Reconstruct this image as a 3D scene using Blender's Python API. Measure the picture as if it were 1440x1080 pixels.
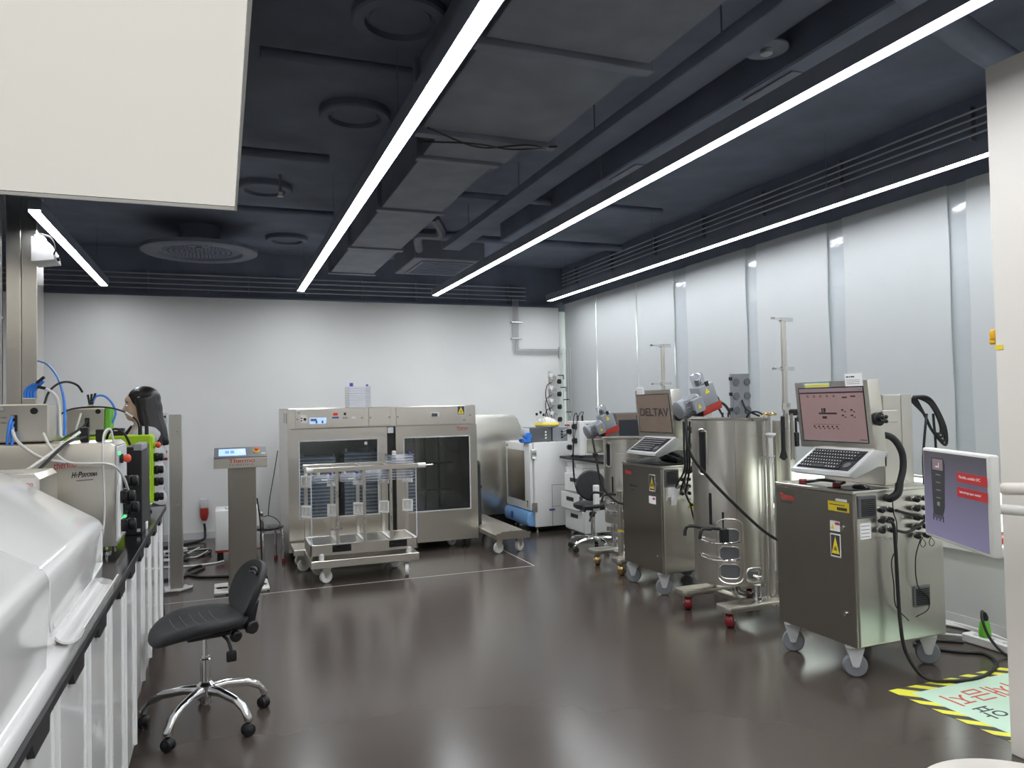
import bpy, bmesh, math, random
from mathutils import Vector, Matrix
random.seed(7)
R = math.radians
for o in list(bpy.data.objects): bpy.data.objects.remove(o)
SC = bpy.context.scene
COL = SC.collection

# ---------------------------------------------------------------- camera
cam = bpy.data.cameras.new('camera'); camo = bpy.data.objects.new('camera', cam); COL.objects.link(camo)
cam.sensor_width = 36.0; cam.lens = 1060 / 1440 * 36; cam.clip_start = 0.05; cam.clip_end = 200
_r, _u, _f = Vector((.9331, -.3590, -.0203)), Vector((.0094, -.0328, .9994)), Vector((.3592, .9328, .0279))
camo.matrix_world = Matrix(((_r.x, _u.x, -_f.x, 0), (_r.y, _u.y, -_f.y, 0), (_r.z, _u.z, -_f.z, 1.5), (0, 0, 0, 1)))
SC.camera = camo

# ---------------------------------------------------------------- world (daylight beyond the window wall) and exposure
W = bpy.data.worlds.new('daylight'); SC.world = W; W.use_nodes = True
bg = W.node_tree.nodes['Background']; bg.inputs[0].default_value = (.94, 1.0, .95, 1); bg.inputs[1].default_value = 4.0
SC.view_settings.view_transform = 'Standard'; SC.view_settings.look = 'None'
SC.view_settings.gamma = 1; SC.view_settings.use_curve_mapping = False
SC.view_settings.exposure = 0.0
LED, PANEL = 46.0, 0.57            # radiance of the linear lamps and of the luminous ceiling panel

# ---------------------------------------------------------------- materials
M = {}
def mat(name, col, rough=.5, metal=0., var=.06, scale=6., bump=0., bscale=60., emit=None, estr=0., trans=0., ior=1.45, alpha=1., stretch=None, coat=0., rvar=0., aniso=0.):
    m = bpy.data.materials.new(name); m.use_nodes = True
    nt = m.node_tree; N = nt.nodes; L = nt.links; b = N['Principled BSDF']
    tc = N.new('ShaderNodeTexCoord'); mp = N.new('ShaderNodeMapping'); L.new(tc.outputs['Object'], mp.inputs[0])
    if stretch: mp.inputs['Scale'].default_value = stretch
    nz = N.new('ShaderNodeTexNoise'); nz.inputs['Scale'].default_value = scale; nz.inputs['Detail'].default_value = 4
    L.new(mp.outputs[0], nz.inputs['Vector'])
    rp = N.new('ShaderNodeValToRGB')
    lo = [max(0, c * (1 - var)) for c in col]; hi = [min(1, c * (1 + var)) for c in col]
    rp.color_ramp.elements[0].color = (*lo, 1); rp.color_ramp.elements[1].color = (*hi, 1)
    rp.color_ramp.elements[0].position = .3; rp.color_ramp.elements[1].position = .7
    L.new(nz.outputs['Fac'], rp.inputs[0]); L.new(rp.outputs[0], b.inputs['Base Color'])
    b.inputs['Metallic'].default_value = metal; b.inputs['Roughness'].default_value = rough
    b.inputs['IOR'].default_value = ior; b.inputs['Alpha'].default_value = alpha
    b.inputs['Coat Weight'].default_value = coat; b.inputs['Anisotropic'].default_value = aniso
    if trans: b.inputs['Transmission Weight'].default_value = trans
    if rvar:
        mr = N.new('ShaderNodeMapRange'); mr.inputs[3].default_value = rough - rvar; mr.inputs[4].default_value = rough + rvar
        L.new(nz.outputs['Fac'], mr.inputs[0]); L.new(mr.outputs[0], b.inputs['Roughness'])
    if bump:
        n2 = N.new('ShaderNodeTexNoise'); n2.inputs['Scale'].default_value = bscale; L.new(mp.outputs[0], n2.inputs['Vector'])
        bp = N.new('ShaderNodeBump'); bp.inputs['Strength'].default_value = bump; bp.inputs['Distance'].default_value = .01
        L.new(n2.outputs['Fac'], bp.inputs['Height']); L.new(bp.outputs[0], b.inputs['Normal'])
    if emit:
        b.inputs['Emission Color'].default_value = (*emit, 1); b.inputs['Emission Strength'].default_value = estr
    M[name] = m; return m
mat('floor', (.064, .051, .043), .21, var=.08, scale=1.1)
mat('wall', (.74, .74, .73), .6, var=.02, scale=2, bump=.02)
mat('cream', (.74, .70, .64), .5, var=.02, scale=2)
mat('navy', (.150, .170, .230), .75, var=.15, scale=3)
mat('ductmetal', (.165, .178, .220), .6, var=.15, scale=4)
mat('navylight', (.165, .182, .230), .55, var=.1)
mat('pipe', (.38, .40, .44), .45)
mat('steel', (.74, .71, .655), .28, metal=1., var=.03, scale=2.2, aniso=.55)
mat('steelh', (.74, .71, .645), .29, metal=1., var=.03, scale=3, aniso=.4)
mat('steeldark', (.40, .375, .33), .30, metal=1., var=.03, scale=2.2, aniso=.5)
mat('brass', (.60, .42, .18), .25, metal=1., var=.08)
mat('signyellow', (.80, .76, .06), .4, var=.05)
mat('chrome', (.75, .75, .76), .12, metal=1., var=.03)
mat('alu', (.62, .62, .62), .4, metal=.8, var=.05)
mat('white', (.76, .76, .75), .35, var=.02)
mat('gloss', (.80, .80, .785), .12, var=.01, coat=.5)
mat('offwhite', (.70, .69, .65), .45, var=.04)
mat('greyplastic', (.27, .285, .305), .4, var=.05)
mat('lightgrey', (.55, .56, .57), .45, var=.04)
mat('darkgrey', (.11, .115, .12), .45, var=.1)
mat('black', (.012, .012, .014), .42, var=.2)
mat('blackgloss', (.010, .010, .012), .14, var=.2)
mat('rubber', (.022, .023, .025), .62, var=.2, scale=20, bump=.05, bscale=200)
mat('cable', (.012, .012, .013), .45, var=.2)
mat('cablewhite', (.72, .72, .70), .45, var=.03)
mat('cableblue', (.04, .22, .75), .4, var=.1)
mat('red', (.36, .028, .020), .4, var=.1)
mat('redprint', (.62, .06, .05), .5, var=.05)
mat('reddark', (.22, .012, .018), .25, var=.1, coat=.3)
mat('orangered', (.75, .10, .05), .35, var=.05)
mat('yellow', (.80, .62, .03), .45, var=.05)
mat('amber', (.78, .42, .02), .4, var=.08)
mat('lime', (.36, .58, .015), .38, var=.05)
mat('green', (.16, .50, .04), .4, var=.05)
mat('blue', (.20, .40, .72), .4, var=.05)
mat('bluedark', (.04, .08, .28), .4, var=.1)
mat('purple', (.10, .06, .42), .4, var=.1)
mat('paper', (.85, .85, .84), .7, var=.02)
mat('ink', (.05, .05, .055), .6, var=.1)
mat('inkgrey', (.30, .29, .29), .6, var=.1)
mat('signgreen', (.56, .76, .60), .35, var=.03)
mat('wheelgrey', (.20, .21, .23), .5, var=.08)
mat('wheelwhite', (.78, .78, .76), .35, var=.03)
mat('blind', (.48, .50, .505), .55, var=.015, scale=3)
mat('film', (.44, .47, .49), .10, var=.02, bump=.25, bscale=5, stretch=(1, 1, 2.2))
mat('screenpink', (.26, .175, .17), .30, var=.04, emit=(.36, .23, .22), estr=.2)
mat('screenhead', (.22, .17, .18), .30, emit=(.25, .17, .19), estr=.3)
mat('screenbrown', (.17, .13, .105), .25, var=.08, emit=(.20, .15, .12), estr=.15)
mat('screenink', (.045, .035, .035), .4)
def screen_gradient():
    m = mat('screenviolet', (.15, .14, .2), .28); nt = m.node_tree; b = nt.nodes['Principled BSDF']
    tc = nt.nodes.new('ShaderNodeTexCoord'); sp = nt.nodes.new('ShaderNodeSeparateXYZ'); rp = nt.nodes.new('ShaderNodeValToRGB')
    nt.links.new(tc.outputs['Generated'], sp.inputs[0]); nt.links.new(sp.outputs[2], rp.inputs[0])
    rp.color_ramp.elements[0].color = (.22, .20, .32, 1); rp.color_ramp.elements[1].color = (.075, .07, .08, 1)
    for s in ('Base Color', 'Emission Color'): nt.links.new(rp.outputs[0], b.inputs[s])
    b.inputs['Emission Strength'].default_value = .3
screen_gradient()
mat('screenblue', (.35, .5, .85), .3, emit=(.45, .62, 1.), estr=.55)
mat('screenred', (.50, .035, .04), .35, emit=(.6, .04, .05), estr=.1)
mat('ledgreen', (.05, .6, .15), .3, emit=(.1, 1., .3), estr=1.2)
mat('digits', (.5, .02, .01), .3, emit=(.6, .04, .02), estr=.15)
def clear(name, tint, ior, rough=.02):
    """thin clear sheet: transparent with a Fresnel mirror reflection"""
    m = bpy.data.materials.new(name); m.use_nodes = True; nt = m.node_tree; N = nt.nodes; N.clear(); L = nt.links
    o = N.new('ShaderNodeOutputMaterial'); mx = N.new('ShaderNodeMixShader'); lw = N.new('ShaderNodeLayerWeight'); lw.inputs[0].default_value = .5; pw = N.new('ShaderNodeMath'); pw.operation = 'POWER'; pw.inputs[1].default_value = 4; fr = N.new('ShaderNodeMath'); fr.operation = 'MULTIPLY_ADD'; fr.inputs[1].default_value = .75; fr.inputs[2].default_value = ((ior - 1) / (ior + 1)) ** 2 * 1.5; L.new(lw.outputs['Facing'], pw.inputs[0]); L.new(pw.outputs[0], fr.inputs[0])
    tr = N.new('ShaderNodeBsdfTransparent'); gl = N.new('ShaderNodeBsdfGlossy'); gl.inputs['Roughness'].default_value = rough
    nz = N.new('ShaderNodeTexNoise'); nz.inputs['Scale'].default_value = 3; rp = N.new('ShaderNodeValToRGB')
    rp.color_ramp.elements[0].color = (*[c * .98 for c in tint], 1); rp.color_ramp.elements[1].color = (*tint, 1)
    L.new(nz.outputs['Fac'], rp.inputs[0]); L.new(rp.outputs[0], tr.inputs[0])
    L.new(fr.outputs[0], mx.inputs[0]); L.new(tr.outputs[0], mx.inputs[1]); L.new(gl.outputs[0], mx.inputs[2]); L.new(mx.outputs[0], o.inputs[0])
    M[name] = m
clear('glassdark', (.72, .75, .77), 1.5)
clear('glass', (.97, .99, .98), 1.3)
clear('acrylic', (.95, .96, .985), 1.45, .05)
def milky(name, col, k):
    m = bpy.data.materials.new(name); m.use_nodes = True; nt = m.node_tree; N = nt.nodes; L = nt.links; b = N['Principled BSDF']; o = N['Material Output']
    nz = N.new('ShaderNodeTexNoise'); nz.inputs['Scale'].default_value = 8; rp = N.new('ShaderNodeValToRGB')
    rp.color_ramp.elements[0].color = (*[c * .95 for c in col], 1); rp.color_ramp.elements[1].color = (*col, 1)
    L.new(nz.outputs['Fac'], rp.inputs[0]); L.new(rp.outputs[0], b.inputs['Base Color']); b.inputs['Roughness'].default_value = .2
    tr = N.new('ShaderNodeBsdfTransparent'); mx = N.new('ShaderNodeMixShader'); mx.inputs[0].default_value = k
    L.new(tr.outputs[0], mx.inputs[1]); L.new(b.outputs[0], mx.inputs[2]); L.new(mx.outputs[0], o.inputs[0]); M[name] = m
milky('tray', (.86, .89, .95), .28)
milky('acryliclit', (.62, .66, .72), .40)
mat('acrylicedge', (.74, .77, .84), .2, var=.02)
mat('skin', (.70, .49, .39), .5, var=.05, scale=30)
mat('lips', (.52, .20, .18), .45)
mat('hair', (.008, .007, .007), .38, var=.4, scale=40, stretch=(1, 1, .15), bump=.2, bscale=90)
mat('jacket', (.44, .44, .455), .8, var=.05, bump=.1, bscale=40)
mat('trousers', (.016, .016, .02), .75, var=.2)
mat('led', (1, 1, 1), .5, var=0, emit=(.93, .96, 1.), estr=LED)
mat('luminous', (.55, .54, .50), .6, var=.01, emit=(1., .965, .89), estr=PANEL)
mat('paleconcrete', (.46, .50, .42), .9, var=.2)  # pale concrete ground outside the windows
mat('slate', (.022, .027, .034), .5, var=.1)

# ---------------------------------------------------------------- mesh builder
class MB:
    def __init__(s): s.v = []; s.f = []
    def add(s, vs, fs, T=None):
        n = len(s.v)
        s.v += [(T @ Vector(p)) if T else Vector(p) for p in vs]
        s.f += [tuple(i + n for i in f) for f in fs]; return s
    def bm(s, bm, T=None):
        bm.verts.index_update()
        s.add([v.co.copy() for v in bm.verts], [[v.index for v in f.verts] for f in bm.faces], T); bm.free(); return s
    def box(s, x0, x1, y0, y1, z0, z1, bev=0., seg=1, T=None):
        vs = [(x, y, z) for z in (z0, z1) for y in (y0, y1) for x in (x0, x1)]
        fs = [(0, 2, 3, 1), (4, 5, 7, 6), (0, 1, 5, 4), (2, 6, 7, 3), (0, 4, 6, 2), (1, 3, 7, 5)]
        if not bev: return s.add(vs, fs, T)
        bm = bmesh.new(); q = [bm.verts.new(p) for p in vs]
        for f in fs: bm.faces.new([q[i] for i in f])
        bmesh.ops.bevel(bm, geom=bm.edges[:], offset=min(bev, .45 * min(x1 - x0, y1 - y0, z1 - z0)), segments=seg, profile=.5, affect='EDGES')
        return s.bm(bm, T)
    def cyl(s, p0, p1, r, r2=None, n=16, T=None):
        p0, p1 = Vector(p0), Vector(p1); r2 = r if r2 is None else r2
        d = (p1 - p0).normalized(); a = d.orthogonal().normalized(); b = d.cross(a)
        vs = []
        for p, q in ((p0, r), (p1, r2)):
            for i in range(n):
                t = 2 * math.pi * i / n; vs.append(p + (a * math.cos(t) + b * math.sin(t)) * q)
        fs = [(i, (i + 1) % n, n + (i + 1) % n, n + i) for i in range(n)]
        fs += [tuple(reversed(range(n))), tuple(range(n, 2 * n))]
        return s.add(vs, fs, T)
    def lathe(s, prof, c=(0, 0, 0), n=24, T=None, axis=None):
        # prof: list of (radius, height); axis: direction of the height
        c = Vector(c); d = Vector(axis or (0, 0, 1)).normalized()
        a = d.orthogonal().normalized() if axis else Vector((1, 0, 0)); b = d.cross(a)
        vs = [c + d * h + (a * math.cos(2 * math.pi * i / n) + b * math.sin(2 * math.pi * i / n)) * max(r, 1e-4) for r, h in prof for i in range(n)]
        fs = [(k * n + i, k * n + (i + 1) % n, (k + 1) * n + (i + 1) % n, (k + 1) * n + i) for k in range(len(prof) - 1) for i in range(n)]
        fs += [tuple(reversed(range(n))), tuple(range((len(prof) - 1) * n, len(prof) * n))]
        return s.add(vs, fs, T)
    def tube(s, pts, r, n=8, sub=6, T=None, smooth=True, closed=False):
        P = [Vector(p) for p in pts]
        if smooth and len(P) > 2:
            Q = []
            m = len(P)
            for i in range(m if closed else m - 1):
                if closed: p0, p1, p2, p3 = P[i - 1], P[i], P[(i + 1) % m], P[(i + 2) % m]
                else:
                    p1, p2 = P[i], P[i + 1]; p0 = P[i - 1] if i else p1 * 2 - p2; p3 = P[i + 2] if i + 2 < m else p2 * 2 - p1
                for k in range(sub):
                    t = k / sub
                    Q.append(.5 * ((2 * p1) + (p2 - p0) * t + (2 * p0 - 5 * p1 + 4 * p2 - p3) * t * t + (3 * p1 - p0 - 3 * p2 + p3) * t ** 3))
            if not closed: Q.append(P[-1])
            P = Q
        m = len(P); rs = r if isinstance(r, (list, tuple)) else None
        vs = []; a = None
        for i in range(m):
            if closed: d = (P[(i + 1) % m] - P[i - 1]).normalized()
            else: d = (P[min(i + 1, m - 1)] - P[max(i - 1, 0)]).normalized()
            if a is None: a = d.orthogonal().normalized()
            else:
                a = a - d * a.dot(d)
                a = a.normalized() if a.length > 1e-6 else d.orthogonal().normalized()
            b = d.cross(a)
            q = r if rs is None else rs[0] + (rs[1] - rs[0]) * i / (m - 1)
            vs += [P[i] + (a * math.cos(2 * math.pi * k / n) + b * math.sin(2 * math.pi * k / n)) * q for k in range(n)]
        e = m if closed else m - 1
        fs = [(i * n + k, i * n + (k + 1) % n, ((i + 1) % m) * n + (k + 1) % n, ((i + 1) % m) * n + k) for i in range(e) for k in range(n)]
        if not closed: fs += [tuple(reversed(range(n))), tuple(range((m - 1) * n, m * n))]
        return s.add(vs, fs, T)
    def prism(s, poly, axis, a, b, bev=0., seg=2, T=None):
        # poly in the two other axes (in order) extruded along axis from a to b
        def pt(p, t):
            return {0: (t, p[0], p[1]), 1: (p[0], t, p[1]), 2: (p[0], p[1], t)}[axis]
        bm = bmesh.new(); n = len(poly)
        lo = [bm.verts.new(pt(p, a)) for p in poly]; hi = [bm.verts.new(pt(p, b)) for p in poly]
        f0 = bm.faces.new(lo); f1 = bm.faces.new(list(reversed(hi)))
        for i in range(n): bm.faces.new((lo[i], hi[i], hi[(i + 1) % n], lo[(i + 1) % n]))
        bmesh.ops.recalc_face_normals(bm, faces=bm.faces[:])
        if bev:
            es = list(set(list(f0.edges) + list(f1.edges)))
            bmesh.ops.bevel(bm, geom=es, offset=bev, segments=seg, profile=.5, affect='EDGES')
        return s.bm(bm, T)
    def ball(s, c, rx, ry=None, rz=None, n=14, m=10, T=None):
        ry = ry or rx; rz = rz or rx; c = Vector(c)
        vs = [c + Vector((0, 0, -rz))]
        for j in range(1, m):
            t = math.pi * j / m
            vs += [c + Vector((rx * math.sin(t) * math.cos(2 * math.pi * i / n), ry * math.sin(t) * math.sin(2 * math.pi * i / n), -rz * math.cos(t))) for i in range(n)]
        vs.append(c + Vector((0, 0, rz)))
        fs = [(0, 1 + (i + 1) % n, 1 + i) for i in range(n)]
        fs += [(1 + j * n + i, 1 + j * n + (i + 1) % n, 1 + (j + 1) * n + (i + 1) % n, 1 + (j + 1) * n + i) for j in range(m - 2) for i in range(n)]
        k = 1 + (m - 2) * n
        fs += [(k + i, k + (i + 1) % n, len(vs) - 1) for i in range(n)]
        return s.add(vs, fs, T)
    def quad(s, o, u, v, w=.001, T=None):
        # thin slab: corner o, edges u and v, thickness w along u x v
        o, u, v = Vector(o), Vector(u), Vector(v); n = u.cross(v).normalized() * w
        vs = [o, o + u, o + u + v, o + v, o + n, o + u + n, o + u + v + n, o + v + n]
        return s.add(vs, [(0, 3, 2, 1), (4, 5, 6, 7), (0, 1, 5, 4), (1, 2, 6, 5), (2, 3, 7, 6), (3, 0, 4, 7)], T)
    def frame(s, o, u, v, w, t):
        # rectangular frame of border w and thickness t
        o, u, v = Vector(o), Vector(u), Vector(v); a = u.normalized() * w; b = v.normalized() * w
        s.quad(o, u, b, t); s.quad(o + v - b, u, b, t); s.quad(o + b, a, v - b * 2, t); s.quad(o + u - a + b, a, v - b * 2, t); return s
    def shell(s, c, r, a0, a1, z0, z1, t, n=10):
        # curved plate on a cylinder: angles in degrees
        vs = []
        for i in range(n + 1):
            q = R(a0 + (a1 - a0) * i / n)
            for rr in (r, r + t):
                for z in (z0, z1): vs.append((c[0] + rr * math.cos(q), c[1] + rr * math.sin(q), z))
        fs = []
        for i in range(n):
            k = 4 * i; fs += [(k, k + 1, k + 5, k + 4), (k + 2, k + 6, k + 7, k + 3), (k + 1, k + 3, k + 7, k + 5), (k, k + 4, k + 6, k + 2)]
        fs += [(0, 2, 3, 1), (4 * n, 4 * n + 1, 4 * n + 3, 4 * n + 2)]
        return s.add(vs, fs)

ORG = {}
def part(name, mb, m, parent=None, angle=35, label=None):
    """link ONE mesh object; geometry is written in world coordinates"""
    me = bpy.data.meshes.new(name)
    if parent is not None: off = ORG[parent.name]
    else:
        xs = [p[0] for p in mb.v]; ys = [p[1] for p in mb.v]; zs = [p[2] for p in mb.v]
        off = Vector(((min(xs) + max(xs)) / 2, (min(ys) + max(ys)) / 2, min(zs)))
    me.from_pydata([tuple(Vector(p) - off) for p in mb.v], [], mb.f)
    bm = bmesh.new(); bm.from_mesh(me); bmesh.ops.recalc_face_normals(bm, faces=bm.faces[:]); bm.to_mesh(me); bm.free()
    me.polygons.foreach_set('use_smooth', [True] * len(me.polygons))
    me.set_sharp_from_angle(angle=R(angle))
    me.materials.append(M[m])
    o = bpy.data.objects.new(name, me); COL.objects.link(o)
    if parent is not None: o.parent = parent
    else: o.location = off
    ORG[o.name] = off
    if label: o['label'] = label
    return o
def tag(o, label, cat, group=None, kind=None):
    o['label'] = label; o['category'] = cat
    if group: o['group'] = group
    if kind: o['kind'] = kind
    return o
def thing(name, label, cat, loc, group=None):
    o = bpy.data.objects.new(name, None); COL.objects.link(o); o.location = loc; o.empty_display_size = .1
    ORG[o.name] = Vector(loc); return tag(o, label, cat, group)
def struct(name, mb, m, parent=None):
    o = part(name, mb, m, parent)
    if parent is None: o['kind'] = 'structure'
    return o
def copy_tree(o, loc=None, parent=None, label=None, rz=None):
    c = o.copy(); COL.objects.link(c)
    if parent is not None: c.parent = parent
    if loc is not None: c.location = loc
    if rz is not None: c.rotation_euler = (0, 0, rz)
    if label: c['label'] = label
    for ch in list(o.children): copy_tree(ch, parent=c)
    return c
_font_cache = {}
def text(name, s, o, u, v, m, parent, depth=.0012, bold=0.):
    """flat lettering: lower-left corner o, u = text direction * width, v = up * cap height"""
    key = (s, bold)
    if key not in _font_cache:
        cu = bpy.data.curves.new('t', 'FONT'); cu.body = s; cu.size = 1; cu.extrude = .01; cu.offset = bold
        t = bpy.data.objects.new('t', cu); COL.objects.link(t)
        bpy.context.view_layer.update()
        me = bpy.data.meshes.new_from_object(t.evaluated_get(bpy.context.evaluated_depsgraph_get()))
        _font_cache[key] = ([p.co.copy() for p in me.vertices], [tuple(p.vertices) for p in me.polygons])
        bpy.data.objects.remove(t); bpy.data.meshes.remove(me)
    vs, fs = _font_cache[key]
    x0 = min(p.x for p in vs); x1 = max(p.x for p in vs); y0 = min(p.y for p in vs); y1 = max(p.y for p in vs)
    o, u, v = Vector(o), Vector(u), Vector(v); n = u.cross(v).normalized() * depth
    q = MB().add([o + u * ((p.x - x0) / (x1 - x0)) + v * ((p.y - y0) / (y1 - y0)) + n * (1 if p.z > 0 else 0) for p in vs], fs)
    return part(name, q, m, parent, angle=20)
X_, Y_, Z_ = Vector((1, 0, 0)), Vector((0, 1, 0)), Vector((0, 0, 1))
def hazard_sticker(o, u, v, parent, name='warning_sticker'):
    """black plate, yellow triangle and trefoil mark; u, v = edges of the plate"""
    o, u, v = Vector(o), Vector(u), Vector(v); n = u.cross(v).normalized()
    s = part(name, MB().quad(o - n * .0005, u, v, .0015), 'paper', parent)
    part('black_field', MB().quad(o + u * .06 + v * .05 + n * .001, u * .88, v * .90, .0006), 'ink', s)
    a, b, c = o + u * .12 + v * .14, o + u * .88 + v * .14, o + u * .5 + v * .88
    part('triangle', MB().add([a + n * .0016, b + n * .0016, c + n * .0016, a + n * .0022, b + n * .0022, c + n * .0022], [(0, 2, 1), (3, 4, 5), (0, 1, 4, 3), (1, 2, 5, 4), (2, 0, 3, 5)]), 'yellow', s)
    q = MB(); ctr = o + u * .5 + v * .36; k = u.length * .075
    for t in (90, 210, 330):
        cc = ctr + (u.normalized() * math.cos(R(t)) + v.normalized() * math.sin(R(t))) * k * 1.2
        q.tube([cc + n * .0025 + (u.normalized() * math.cos(R(w)) + v.normalized() * math.sin(R(w))) * k for w in range(0, 360, 40)], k * .3, n=5, closed=True, sub=1, smooth=False)
    part('trefoil', q, 'ink', s)
    return s
def caster(parent, x, y, r, w, top, wheel='wheelgrey', fork='alu', ang=0., hub='lightgrey'):
    """swivel caster: fork, wheel, hub; ang turns the wheel about the vertical"""
    T = Matrix.Translation((x, y, 0)) @ Matrix.Rotation(ang, 4, 'Z')
    f = MB(); f.cyl((0, 0, top - .012), (0, 0, top), r * .8, n=16, T=T)
    for s in (-1, 1):
        f.prism([(-r * .25, r * .9), (r * .25, r * .9), (r * .75, top - .012), (-r * .75, top - .012)], 1, s * (w / 2 + .004) - .002, s * (w / 2 + .004) + .002, T=T)
    f.cyl((0, -w / 2 - .01, r), (0, w / 2 + .01, r), r * .14, n=8, T=T)
    fo = part('caster_fork', f, fork, parent)
    q = MB().lathe([(r * .55, -w / 2), (r * .9, -w / 2), (r, -w * .3), (r, w * .3), (r * .9, w / 2), (r * .55, w / 2)], (0, 0, r), n=20, axis=(0, 1, 0), T=T)
    wo = part('wheel', q, wheel, fo)
    part('wheel_hub', MB().lathe([(r * .54, -w * .42), (r * .54, w * .42)], (0, 0, r), n=16, axis=(0, 1, 0), T=T), hub, fo)
    return fo
# ================================================================= the room
struct('floor', MB().box(-3.6, 4.62, -4.1, 9.75, -.12, 0), 'floor')
struct('ceiling', MB().box(-3.6, 4.9, -4.1, 9.95, 3.42, 3.55), 'navy')
struct('wall_back', MB().box(-3.6, 4.43, 9.63, 9.75, 0, 2.85, .004), 'wall')
struct('wall_back_upper', MB().box(-3.6, 4.9, 9.70, 9.95, 2.80, 3.42), 'navy')
struct('trim_1', MB().box(-3.6, 4.43, 9.62, 9.70, 2.85, 2.87), 'navy')
struct('trim_2', MB().box(4.43, 4.62, 9.66, 9.95, 0, 2.80), 'blind')
struct('wall_left', MB().box(-3.7, -3.6, -4.1, 9.75, 0, 3.42), 'wall')
struct('wall_rear', MB().box(-3.6, 4.62, -4.2, -4.1, 0, 3.42), 'wall')
struct('wall_near_right', MB().box(3.06, 3.26, -4.1, 2.24, 0, 2.9, .004), 'cream')
struct('wall_right', MB().box(4.52, 4.62, -4.1, 9.66, 0, .50), 'wall')
struct('wall_right_upper', MB().box(4.53, 4.9, -4.1, 9.70, 2.90, 3.42), 'navy')
struct('trim_3', MB().box(4.44, 4.80, -4.1, 9.66, .50, .57, .006), 'white')
struct('baseboard_back', MB().box(-3.6, 4.43, 9.615, 9.63, 0, .08), 'lightgrey')
struct('baseboard_right', MB().box(4.51, 4.52, -4.1, 9.60, 0, .06), 'white')
struct('wall_right_near', MB().box(4.52, 4.62, -4.1, 2.42, .57, 2.90), 'wall')
struct('outside_ground', MB().box(4.95, 14, -6, 16, -.4, -.3), 'paleconcrete')

# window wall: aluminium frame, glass panes, filmed mullion strips
ys = [9.63, 8.66, 7.64, 6.635, 5.535, 4.514, 3.474, 2.45]
wn = thing('window_1', '', '', (4.62, 6.0, .57)); del wn['label'], wn['category']; wn['kind'] = 'structure'
fr = MB().box(4.62, 4.70, 2.42, 9.66, .57, .63).box(4.62, 4.70, 2.42, 9.66, 2.84, 2.90)
for y in ys: fr.box(4.62, 4.70, y - .03, y + .03, .63, 2.84)
part('window_frame', fr, 'alu', wn)
for a, b in zip(ys[:-1], ys[1:]): part('pane', MB().box(4.655, 4.661, b + .03, a - .03, .63, 2.84), 'glass', wn)
strips = [(6.858, 6.635), (5.672, 5.535), (4.667, 4.514), (3.595, 3.474)]
for a, b in strips:
    part('mullion_seam_strip', MB().box(4.535, 4.60, b - .02, a + .04, .57, 2.90), 'film', wn)
for y in (8.657, 7.64): part('mullion_seam_strip', MB().box(4.54, 4.60, y - .05, y + .05, .57, 2.90), 'white', wn)  # white strips added behind two blind seams to block bright daylight gaps
edges = [(9.60, 8.67), (8.645, 7.655), (7.625, 6.87), (6.63, 5.68), (5.53, 4.675), (4.505, 3.60), (3.465, 2.45)]
labs = ['pale grey roller blind in the corner beside the gas pipes', 'pale grey roller blind behind the white shaker incubator, second from the corner', 'pale grey roller blind above the bench with drawers, third from the corner',
        'pale grey roller blind behind the far controller monitor', 'pale grey roller blind behind the large vessel and its grey heater plate', 'pale grey roller blind behind the near controller monitor', 'narrowly visible pale roller blind next to the cream partition wall']
for (a, b), lab in zip(edges, labs):
    t = thing('roller_blind', lab, 'blind', (4.52, (a + b) / 2, .95), 'roller blinds along the window wall')
    q = MB(); n = 12; vs = []
    for i in range(n + 1):                       # fabric, a little wavy along its edges
        y = b + (a - b) * i / n; w = .006 * math.sin(i * 2.1 + a * 3) * (1 if i in (0, 1, n - 1, n) else .25)
        for j in range(15):
            z = .95 + 1.95 * j / 14; vs.append((4.515 + w * math.sin(j * .9 + a), y, z))
    fs = [(i * 15 + j, (i + 1) * 15 + j, (i + 1) * 15 + j + 1, i * 15 + j + 1) for i in range(n) for j in range(14)]
    q.add(vs, fs); m0 = len(vs); q.add([(p[0] + .003, p[1], p[2]) for p in vs], fs)
    part('fabric', q, 'blind', t, angle=80)
    part('bottom_bar', MB().box(4.507, 4.525, b, a, .935, .955, .004), 'alu', t)
    part('roller_tube', MB().cyl((4.56, b + .01, 2.87), (4.56, a - .01, 2.87), .022), 'alu', t)
# ================================================================= lamps and ceiling
def linear_light(x, y0, y1, w, label, wires):
    t = thing('linear_ceiling_light', label, 'light', (x, (y0 + y1) / 2, 2.87), 'suspended linear ceiling lights')
    part('housing', MB().box(x - w / 2 - .004, x + w / 2 + .004, y0, y1, 2.882, 2.95).box(x - w / 2 - .004, x - w / 2, y0, y1, 2.864, 2.882).box(x + w / 2, x + w / 2 + .004, y0, y1, 2.864, 2.882), 'navylight', t)
    part('diffuser', MB().box(x - w / 2, x + w / 2, y0 + .01, y1 - .006, 2.868, 2.884), 'led', t)
    part('end_cap', MB().box(x - w / 2 - .005, x + w / 2 + .005, y1 - .006, y1, 2.868, 2.95), 'white', t)
    for y in wires: part('suspension_wire', MB().cyl((x, y, 2.95), (x, y, 3.42), .0025, n=6), 'chrome', t)
linear_light(.862, -3.0, 9.02, .074, 'long white linear light beside the metal duct, centre left', (8.6, 6.2, 3.8, 1.4))
linear_light(2.465, -3.0, 9.0, .07, 'long white linear light running from top right, between the other two on the right', (8.95, 6.55, 4.6, 2.0))
linear_light(4.07, -3.0, 9.14, .07, 'long white linear light in front of the window blinds', (8.6, 6.55, 4.2, 2.0))
linear_light(-1.17, 5.86, 9.1, .07, 'short white linear light beside the stainless column', (8.6, 6.6))
t = thing('luminous_ceiling_panel', 'large cream luminous panel hanging at top left', 'light panel', (-1.6, 1.8, 2.8))
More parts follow.
